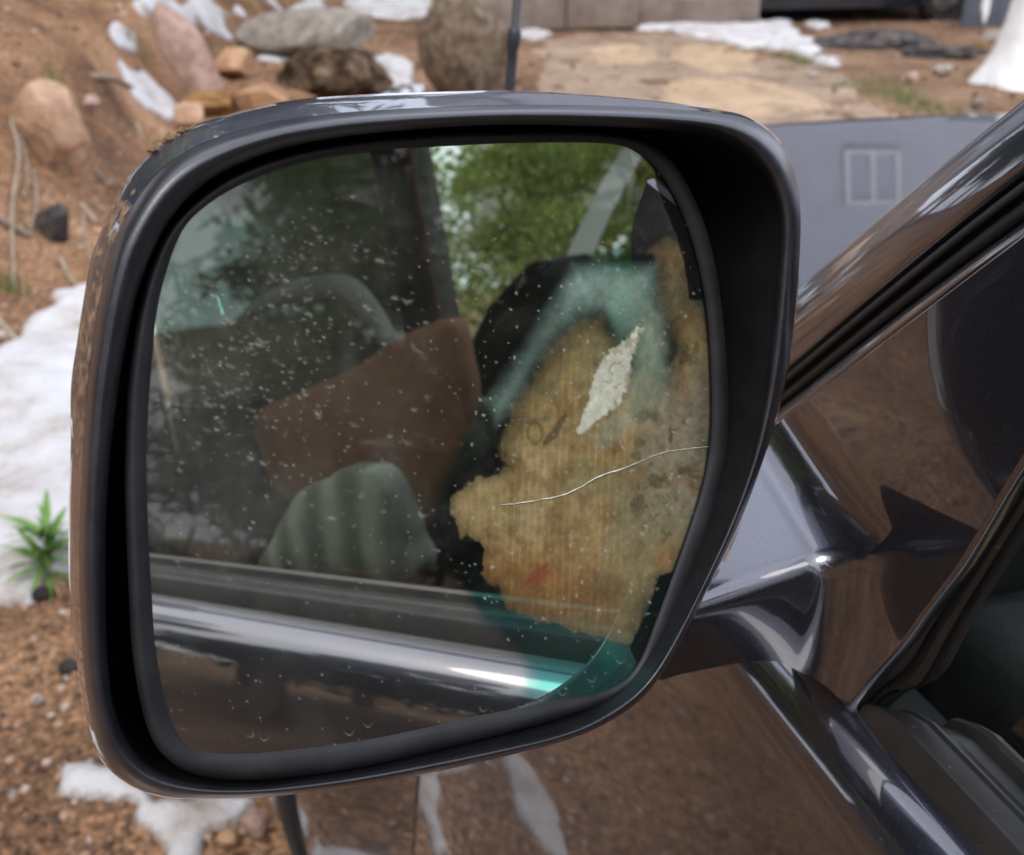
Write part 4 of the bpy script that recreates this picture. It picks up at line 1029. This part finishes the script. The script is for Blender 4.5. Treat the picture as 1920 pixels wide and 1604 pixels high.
def scatter(name, label, n, sampler, smin, smax, base, seed):
    g = np.random.default_rng(seed); V0, F0 = base; F0 = np.array(F0); nv = len(V0)
    var = [rock_verts(300+k, 5, .08, base, .6) for k in range(8)]
    xy = sampler(g, n); z = terrain(xy[:, 0], xy[:, 1])
    s = smin*(smax/smin)**(g.random(n)**2.2)
    A = np.empty((n, nv, 3)); sh = np.empty((n, nv))
    for i in range(n):
        a = g.random()*6.28; c, q_ = math.cos(a), math.sin(a); v = var[i % 8]*np.array([1, g.uniform(.6, 1), g.uniform(.45, .8)])*s[i]
        A[i, :, 0] = v[:, 0]*c-v[:, 1]*q_+xy[i, 0]; A[i, :, 1] = v[:, 0]*q_+v[:, 1]*c+xy[i, 1]; A[i, :, 2] = v[:, 2]+z[i]+.15*s[i]
        sh[i] = g.random()
    F = (F0[None]+(np.arange(n)*nv)[:, None, None]).reshape(-1, 3)
    me = bpy.data.meshes.new(name); me.vertices.add(n*nv); me.vertices.foreach_set("co", A.reshape(-1).astype(np.float32))
    me.loops.add(F.size); me.loops.foreach_set("vertex_index", F.ravel().astype(np.int32)); me.polygons.add(len(F)); me.polygons.foreach_set("loop_start", np.arange(0, F.size, 3, dtype=np.int32))
    me.update(calc_edges=True)
    t_ = me.attributes.new("shade", 'FLOAT', 'POINT'); t_.data.foreach_set("value", sh.ravel().astype(np.float32))
    o = link(name, me, M['gravel'], None, True); tag(o, label, "gravel", None, 'stuff'); return o
scatter("gravel", "loose brown and orange gravel on the ground beside the car", 14000, lambda g, n: np.stack([g.uniform(-1.5, .15, n), g.uniform(1.0, 4.6, n)], 1), .003, .017, ICO1, 51)
scatter("bank_gravel", "loose stones scattered over the bank and the path", 8000, lambda g, n: np.stack([g.uniform(-4, 9, n), g.uniform(3.6, 14, n)], 1), .006, .04, ICO1, 52)
scatter("door_gravel", "loose gravel next to the car reflected in its door", 3000, lambda g, n: np.stack([g.uniform(-3, .1, n), g.uniform(-3, 1.0, n)], 1), .006, .022, ICO1, 53)

# green plant at the edge of the snow
M['leaf'] = noise_mat("fresh_green_leaf", [(.3, (.07, .17, .03)), (.7, (.20, .34, .08))], 20, 4, .55, .1)
pl, plt_ = on_terrain(96, 1078)
plant = thing("green_plant", "small bright green leafy plant at the edge of the large snow patch", "plant", pl)
g = np.random.default_rng(5)
lmesh = []
for k in range(4):
    V, F = [], []
    for i in range(7):
        u = i/6; w = .0095*math.sin(math.pi*min(1, u*.9+.08))**.8*(1-.15*u); bend = -.30*u*u*(.6+.25*k)
        for sgn in (-1, 0, 1): V.append((sgn*w, u*.115, bend*.115+(.002 if sgn else 0)))
    for i in range(6):
        for j in (0, 1): F.append((i*3+j, i*3+j+1, i*3+j+4, i*3+j+3))
    me = bpy.data.meshes.new("leaf"); me.from_pydata(V, [], F); me.materials.append(M['leaf']); me.polygons.foreach_set("use_smooth", [True]*len(F)); lmesh.append(me)
M['dead_leaf'] = noise_mat('dry_brown_leaf', [(.3, (.20, .14, .07)), (.7, (.34, .26, .13))], 20, 4, .8, .1)
dead = lmesh[3].copy(); dead.materials.clear(); dead.materials.append(M['dead_leaf'])
for k in range(74):
    o = bpy.data.objects.new("leaf", lmesh[k % 4]); col.objects.link(o); o.parent = plant
    a = k*2.399; el = .05+1.15*g.random(); hh = .01+.10*g.random()
    o.location = (.006*math.cos(a), .006*math.sin(a), hh)
    o.rotation_euler = (el, g.normal(0, .25), a+g.normal(0, .4)); s = g.uniform(.45, 1.15); o.scale = (s*g.uniform(.7, 1.2), s, s)
    if k % 5 == 4:
        o.data = dead; o.rotation_euler[0] = g.uniform(-.2, .35); o.location.z = .008
tube("stem", [pl+np.array([0, 0, -.01]), pl+np.array([.004, 0, .06]), pl+np.array([0, .004, .12])], [.004, .003, .002], M['leaf'], plant, 6)
# grass
def grass(name, label, spots, n, hmax, seed, colr):
    g = np.random.default_rng(seed); V, F = [], []
    mt = noise_mat(name+"_blades", [(.3, tuple(c*.6 for c in colr)), (.7, colr)], 6, 4, .7, 0)
    base_ = [on_terrain(x, y) for x, y, sp in spots]
    for i in range(n):
        k_ = g.integers(len(spots)); q = base_[k_][0].copy(); sp = spots[k_][2]*base_[k_][1]/FPX; q[:2] += g.normal(0, sp, 2)*np.array([1, 1.6])
        h = hmax*g.uniform(.4, 1); a = g.random()*6.28; w = h*.035; l = h*g.uniform(.1, .6)
        q[2] = float(terrain(q[0], q[1])); c, s_ = math.cos(a), math.sin(a); b = len(V)
        V += [q+np.array([-s_*w, c*w, -.01]), q+np.array([s_*w, -c*w, -.01]), q+np.array([c*l*.4+s_*w*.6, s_*l*.4-c*w*.6, h*.6]), q+np.array([c*l*.4-s_*w*.6, s_*l*.4+c*w*.6, h*.6]), q+np.array([c*l, s_*l, h])]
        F += [(b, b+1, b+2, b+3), (b+3, b+2, b+4)]
    tag(mesh_obj(name, V, F, mt, None, False), label, "grass", None, 'stuff')
grass("grass", "short green grass growing in patches behind the hood", [(1640,165,40),(1690,188,30),(1860,152,30),(1500,112,25),(1740,206,30),(1890,160,20),(1830,40,10)], 1400, .09, 61, (.13, .22, .05))
grass("bank_grass", "sparse dry green grass tufts on the bank and rocks", [(20,545,14),(110,165,14),(545,165,8),(720,140,10),(265,105,12),(470,15,10),(590,130,10)], 420, .10, 62, (.22, .25, .08))

# ------------------------------------------------------------------ far things at the top of the picture
M['board'] = noise_mat("weathered_boards", [(.3, (.13, .10, .08)), (.5, (.21, .165, .135)), (.7, (.28, .23, .19))], 3, 9, .85, .4, 40)
def far(px, py, Y): return at_y(px, py, Y)
yb = 12.0
b0 = far(820, 30, yb); b1 = far(1424, 42, yb)
wall = thing("board_wall", "low wall of weathered grey brown boards at the top behind the antenna", "board wall", (b0[0], yb, b0[2]))
xs_ = [b0[0], far(1062, 30, yb)[0], far(1200, 30, yb)[0], b1[0]]
for i in range(3):
    for lv in range(3):
        zz = b0[2]-.16+lv*.42
        box("board", (xs_[i]+.008, yb-.02*(i == 1), zz), (xs_[i+1]-.008, yb+.12, zz+.41), M['board'], wall, .008)
M['car_dark'] = noise_mat("dark_vehicle_body", [(.3, (.008, .01, .014)), (.7, (.016, .019, .026))], 5, 4, .35, 0, coat=1)
M['glass_dark'] = noise_mat("dark_vehicle_glass", [(.3, (.01, .012, .014)), (.7, (.02, .022, .025))], 3, 3, .08, 0, spec=.6)
# far parked vehicle
yv = 12.35
w1 = far(1757, 44, yv); base_z = w1[2]
wr = 52/FPX*float((w1-CAM)@CF)
veh = thing("parked_vehicle", "dark parked vehicle showing its underside and one tyre at the top right", "vehicle", (w1[0]-1.4, yv, base_z))
x1 = w1[0]; Lw = 3.5
sidep = [(-4.5, .45), (-4.45, .85), (-4.2, 1.02), (-3.2, 1.08), (-2.65, 1.72), (-.8, 1.76), (-.1, 1.2), (.75, 1.1), (.9, .8), (.9, .4), (.5, .2), (-4.1, .2)]
V, F = [], []
for dy, s in ((0, .985), (.06, 1.0), (1.68, 1.0), (1.74, .985)):
    for (x, z) in sidep: V.append((x1+(x+1.35)*s-1.35, yv-.1+dy, base_z+(z-.8)*s+.8))
n_ = len(sidep)
for k in range(3):
    for j in range(n_): F.append((k*n_+j, k*n_+(j+1) % n_, (k+1)*n_+(j+1) % n_, (k+1)*n_+j))
F.append(tuple(range(n_-1, -1, -1))); F.append(tuple(range(3*n_, 4*n_)))
mesh_obj("body", V, F, M['car_dark'], veh, False)
for (a, b) in ((-2.2, -1.3), (-1.2, -.35)):
    box("window", (x1+a, yv-.115, base_z+1.15), (x1+b, yv-.09, base_z+1.55), M['glass_dark'], veh, .01)
def wheel_y(cx, cy, cz, rad, w, parent):
    n = 40; rings = []
    for r, d_ in ((.6, -.1), (.68, -.4), (.8, -.5), (.95, -.48), (1, -.3), (1, .3), (.93, .5)):
        rings.append(np.array([[cx+rad*r*math.cos(2*math.pi*j/n), cy+d_*w, cz+rad*r*math.sin(2*math.pi*j/n)] for j in range(n)]))
    t = ring_loft("wheel", rings, M['tyre'], parent)
    ring_loft("hub", [np.array([[cx+rad*r*math.cos(2*math.pi*j/n), cy+d_*w, cz+rad*r*math.sin(2*math.pi*j/n)] for j in range(n)]) for r, d_ in ((.62, -.12), (.55, -.3), (.2, -.34), (.06, -.4))], M['rim_alloy'], t, True)
for cx in (x1, x1-Lw): wheel_y(cx, yv-.06, base_z+wr-.02, wr, .22, veh)
# grey-blue shed panel, white picket, white flared post
M['blue_grey'] = noise_mat("blue_grey_painted_boards", [(.3, (.085, .10, .12)), (.7, (.14, .16, .185))], 4, 6, .7, .2)
M['white'] = noise_mat("white_paint", [(.3, (.66, .66, .64)), (.7, (.82, .82, .82))], 8, 6, .6, .15)
yp = 11.45
pA, pB = far(1800, 62, yp), far(1960, 70, yp)
shed = thing("shed_wall", "blue grey painted panel beside the parked vehicle's tyre", "shed wall", (pA[0], yp, pA[2]))
nb = 5
for i in range(nb):
    box("plank", (pA[0]+(pB[0]-pA[0])*i/nb+.004, yp, pA[2]-.12), (pA[0]+(pB[0]-pA[0])*(i+1)/nb-.004, yp+.03, pA[2]+2.3), M['blue_grey'], shed, .004)
pk = far(1843, 46, yp-.35); kx = pk[0]; wq = .055
pick = [(kx-wq, 0, .16), (kx, 0, 0), (kx+wq*.7, 0, .12), (kx+wq, 0, 1.3), (kx-wq, 0, 1.3)]
V = [(x, yp-.37, pk[2]+z) for x, _, z in pick]+[(x, yp-.34, pk[2]+z) for x, _, z in pick]
picket = mesh_obj("white_picket", V, [(0, 1, 2, 3, 4), (9, 8, 7, 6, 5)]+[(i, i+5, (i+1) % 5+5, (i+1) % 5) for i in range(5)], M['white'], None, False)
tag(picket, "white pointed picket hanging in front of the blue grey panel", "picket")
pb, tb = on_terrain(1915, 168)
sc = tb/FPX; rings = []
for r, h in ((84, -8), (80, 4), (64, 22), (52, 42), (43, 64), (37, 88), (31, 116), (26, 150), (22, 195), (18, 260), (16, 420)):
    rings.append(np.array([[pb[0]+26*sc+(r*sc*(1+.10*math.sin(3*a+1)+.05*math.sin(7*a+h*.1)))*math.cos(a), pb[1]+.25+r*sc*math.sin(a), pb[2]+h*sc] for a in np.linspace(0, 2*math.pi, 28, endpoint=False)]))
post = ring_loft("flared_post", rings, M['white'], None, True)
tag(post, "white post with a flared base at the right edge behind the hood", "post")

# house ahead, mostly above the picture but mirrored in the hood
hp_ = at_x(1612, 342, .78); hd = ray(1612, 342); hd = hd*np.array([1, 1, -1]); tY = (17.5-hp_[1])/hd[1]; wc = hp_+hd*tY
M['siding'] = noise_mat("pale_house_siding", [(.3, (.25, .265, .30)), (.7, (.31, .325, .37))], 2, 6, .8, .15)
M['roofing'] = noise_mat("dark_roof_shingles", [(.3, (.05, .048, .045)), (.7, (.1, .095, .09))], 8, 6, .9, .3)
M['pane_house'] = noise_mat('house_window_pane', [(.3, (.20, .215, .25)), (.7, (.25, .265, .30))], 1, 3, .1, 0)  # sky reflected in the glass is put into the pane's base colour
M['frame_grey'] = noise_mat('pale_window_frame', [(.3, (.43, .43, .43)), (.7, (.50, .50, .50))], 6, 4, .7, .1)
house = thing("house", "pale grey house ahead of the car mirrored in its hood", "house", (wc[0], 17.5, .6))
hx0, hx1 = wc[0]-5.5, wc[0]+6
box("wall", (hx0, 17.5, .3), (hx1, 23, wc[2]+4.1), M['siding'], house)
mesh_obj("roof", [(hx0-.4, 17.1, wc[2]+4.0), (hx1+.4, 17.1, wc[2]+4.0), (hx1+.4, 20.2, wc[2]+6.0), (hx0-.4, 20.2, wc[2]+6.0), (hx1+.4, 23.4, wc[2]+4.0), (hx0-.4, 23.4, wc[2]+4.0)], [(0, 1, 2, 3), (3, 2, 4, 5), (0, 3, 5), (1, 4, 2), (0, 5, 4, 1)], M['roofing'], house, False)
for k in range(int((wc[2]+3.6)/.3)):
    zz = .4+k*.3
    box("siding_board", (hx0, 17.488, zz), (hx1, 17.498, zz+.297), M['siding'], house)
wd, hh_ = .50, .56
wz = wc[2]
wobj = mesh_obj("window", *box_data((wc[0]-wd, 17.44, wz-hh_), (wc[0]+wd, 17.47, wz+hh_)), M['pane_house'], house, False)
for lo, hi in (((-wd-.1, -hh_-.1), (-wd, hh_+.1)), ((wd, -hh_-.1), (wd+.1, hh_+.1)), ((-.05, -hh_), (.05, hh_)), ((-wd, hh_), (wd, hh_+.1)), ((-wd, -hh_-.1), (wd, -hh_))):
    box("window_frame", (wc[0]+lo[0], 17.40, wz+lo[1]), (wc[0]+hi[0], 17.45, wz+hi[1]), M['frame_grey'], wobj)

# ------------------------------------------------------------------ trees round the clearing
M['bark'] = noise_mat("tree_bark", [(.3, (.08, .062, .048)), (.7, (.2, .165, .135))], 9, 6, .95, .5)
def leaf_mat(name, c0, c1):
    mt, nt, nd, lk, b = mat_new(name)
    oi = N(nt, "ShaderNodeAttribute", attribute_name="shade")
    r = ramp(nt, [(0, c0), (1, c1)]); lk.new(oi.outputs["Fac"], r.inputs[0]); lk.new(r.outputs[0], b.inputs["Base Color"]); b.inputs["Roughness"].default_value = .6
    tl = N(nt, "ShaderNodeBsdfTranslucent"); lk.new(r.outputs[0], tl.inputs[0])
    mx = N(nt, "ShaderNodeMixShader"); mx.inputs[0].default_value = .5; lk.new(b.outputs[0], mx.inputs[1]); lk.new(tl.outputs[0], mx.inputs[2]); lk.new(mx.outputs[0], nd["Material Output"].inputs[0])
    return mt
M['fol_pine'] = leaf_mat("pine_needles", (.018, .04, .014), (.06, .105, .035))
M['fol_leafy'] = leaf_mat("bright_leaves", (.16, .20, .045), (.42, .46, .15))
def tree_meshes(kind, seed, H):
    g = np.random.default_rng(seed); tv, tf = [], []; clumps = []
    def limb(p, r):
        V, F = tube_data(p, r, 7, 10); b = len(tv); tv.extend(V); tf.extend([tuple(i+b for i in f) for f in F])
    lean = g.normal(0, .02, 2)
    P = [np.array([lean[0]*h*H+.05*math.sin(h*5+seed), lean[1]*h*H, h*H]) for h in np.linspace(-.03, 1, 7)]
    limb(P, [.022*H, .018*H, .012*H, .003*H])
    if kind == 'pine':
        for k in range(46):
            h = g.uniform(.14, .97); a = g.random()*6.28; L = H*.21*(1-h)**.8+.12; 
            o = np.array([lean[0]*h*H, lean[1]*h*H, h*H]); e = o+np.array([math.cos(a)*L, math.sin(a)*L, -.1*L])
            limb([o, (o+e)/2+np.array([0, 0, .05*L]), e], [.004*H*(1-h)+.008, .004])
            for q in np.linspace(.25, 1, 7): clumps.append((o+(e-o)*q, .07*H*(1-h*.6)*(.5+.5*q)*.55, 22))
    else:
        for k in range(30):
            h = g.uniform(.15, .85); a = g.random()*6.28; L = H*g.uniform(.16, .32)*(1-.35*h)
            o = np.array([lean[0]*h*H, lean[1]*h*H, h*H]); e = o+np.array([math.cos(a)*L, math.sin(a)*L, .55*L])
            limb([o, (o+e)/2+np.array([0, 0, -.05*L]), e], [.006*H, .004])
            for q in (.35, .6, .85, 1.05): clumps.append((o+(e-o)*q+g.normal(0, .05*H, 3)*.5, .085*H, 40))
    c = np.concatenate([np.tile(x, (n, 1))+g.normal(0, 1, (n, 3))*s*np.array([1, 1, .6]) for x, s, n in clumps])
    shd = np.concatenate([np.full(n, g.random()) for x, s, n in clumps])*.6+.4*g.random(len(c))
    n = len(c); sz = H*(.012 if kind == 'pine' else .013)*g.uniform(.6, 1.5, n)
    d1 = g.normal(size=(n, 3)); d1 /= np.linalg.norm(d1, axis=1)[:, None]; d2 = np.cross(d1, g.normal(size=(n, 3))); d2 /= np.linalg.norm(d2, axis=1)[:, None]
    asp = .35 if kind == 'pine' else .7; L_ = 1.9 if kind == 'pine' else 1.0
    Q = np.stack([c-d1*sz[:, None]*L_, c+d2*sz[:, None]*asp, c+d1*sz[:, None]*L_, c-d2*sz[:, None]*asp], 1)
    me = bpy.data.meshes.new("crown"); me.vertices.add(n*4); me.vertices.foreach_set("co", Q.reshape(-1).astype(np.float32))
    me.loops.add(n*4); me.loops.foreach_set("vertex_index", np.arange(n*4, dtype=np.int32)); me.polygons.add(n); me.polygons.foreach_set("loop_start", np.arange(0, n*4, 4, dtype=np.int32)); me.update(calc_edges=True)
    t_ = me.attributes.new("shade", 'FLOAT', 'POINT'); t_.data.foreach_set("value", np.repeat(shd, 4).astype(np.float32))
    me.materials.append(M['fol_pine'] if kind == 'pine' else M['fol_leafy'])
    tm = bpy.data.meshes.new("trunk"); tm.from_pydata([tuple(v) for v in tv], [], tf); tm.materials.append(M['bark']); tm.polygons.foreach_set("use_smooth", [True]*len(tm.polygons))
    return me, tm
PINES = [tree_meshes('pine', 70+k, 9.0) for k in range(3)]; LEAFY = [tree_meshes('leafy', 80+k, 4.0) for k in range(3)]
def tree(name, proto, x, y, s, rot, label, group):
    z = float(terrain(x, y, False))-.05
    o = thing(name, label, "tree", (x, y, z), group); o.rotation_euler = (0, 0, rot); o.scale = (s, s, s)
    for nm, me in (("crown", proto[0]), ("trunk", proto[1])):
        c = bpy.data.objects.new(nm, me); col.objects.link(c); c.parent = o
g = np.random.default_rng(99)
for k, (x, y, s) in enumerate([(9.5,-7.4,.80),(10.5,-6.0,.84),(9.0,-9.4,.74),(12.5,-8.6,1.0),(11.5,-5.0,.72),(13.5,-6.2,1.0),(8.6,-6.6,.55),(15,-11,1.2),(11,-12,1.0)]):
    tree("leafy_tree", LEAFY[k % 3], x, y, s*1.05, k*1.3, "bright green leafy tree seen through the car windows in the mirror", "leafy trees beyond the far side of the car")
for k, (x, y, s) in enumerate([(-7,-4,.9),(-9.5,-1,1.0),(-8,3.0,.85),(-11,6,1.1),(-9,9.5,.9),(-6.5,-8.5,.95),(-12,-6,1.2),(-3,-12,1.0),(2,-14,1.1),(6.5,-15,1.0),(-7,14,1.0),(-3,19,1.1),(1.5,22,1.2),(-11,18,1.2),(14,-16,1.2),(19,-12,1.2),(17,-2,1.0),(-8.5,-11,1.1),(-10.5,-14,1.2),(-5.5,-14,1.0),(-9.5,-8,.95),(-12.5,-10.5,1.2),(-7.5,-6.2,.7),(-4.5,-10.3,.75),(-14,-15,1.3),(-4.5,18,1.9),(-.5,19,2.1),(1.8,20,2.0),(-8.5,16,1.8),(-6.2,8.5,1.0),(-8.8,6.2,1.2),(-10.5,11.5,1.5),(-6.8,12.5,1.2)]):
    tree("pine_tree", PINES[k % 3], x, y, s, k*2.1, "dark pine tree standing round the clearing, mirrored in the car paint", "pines round the clearing")

for k, (x, y, s) in enumerate([(-6.6,5.2,1.9),(-8.2,9.0,2.4),(-5.8,10.2,1.9),(-9.5,4.0,2.3),(-7.2,2.2,1.7),(-6.9,.3,1.5),(-4.6,14.8,2.2)]):
    tree("leafy_tree", LEAFY[(k+1) % 3], x, y, s, k*1.9, "tall green leafy tree on the bank, mirrored in the car's front pillar", "leafy trees on the bank")
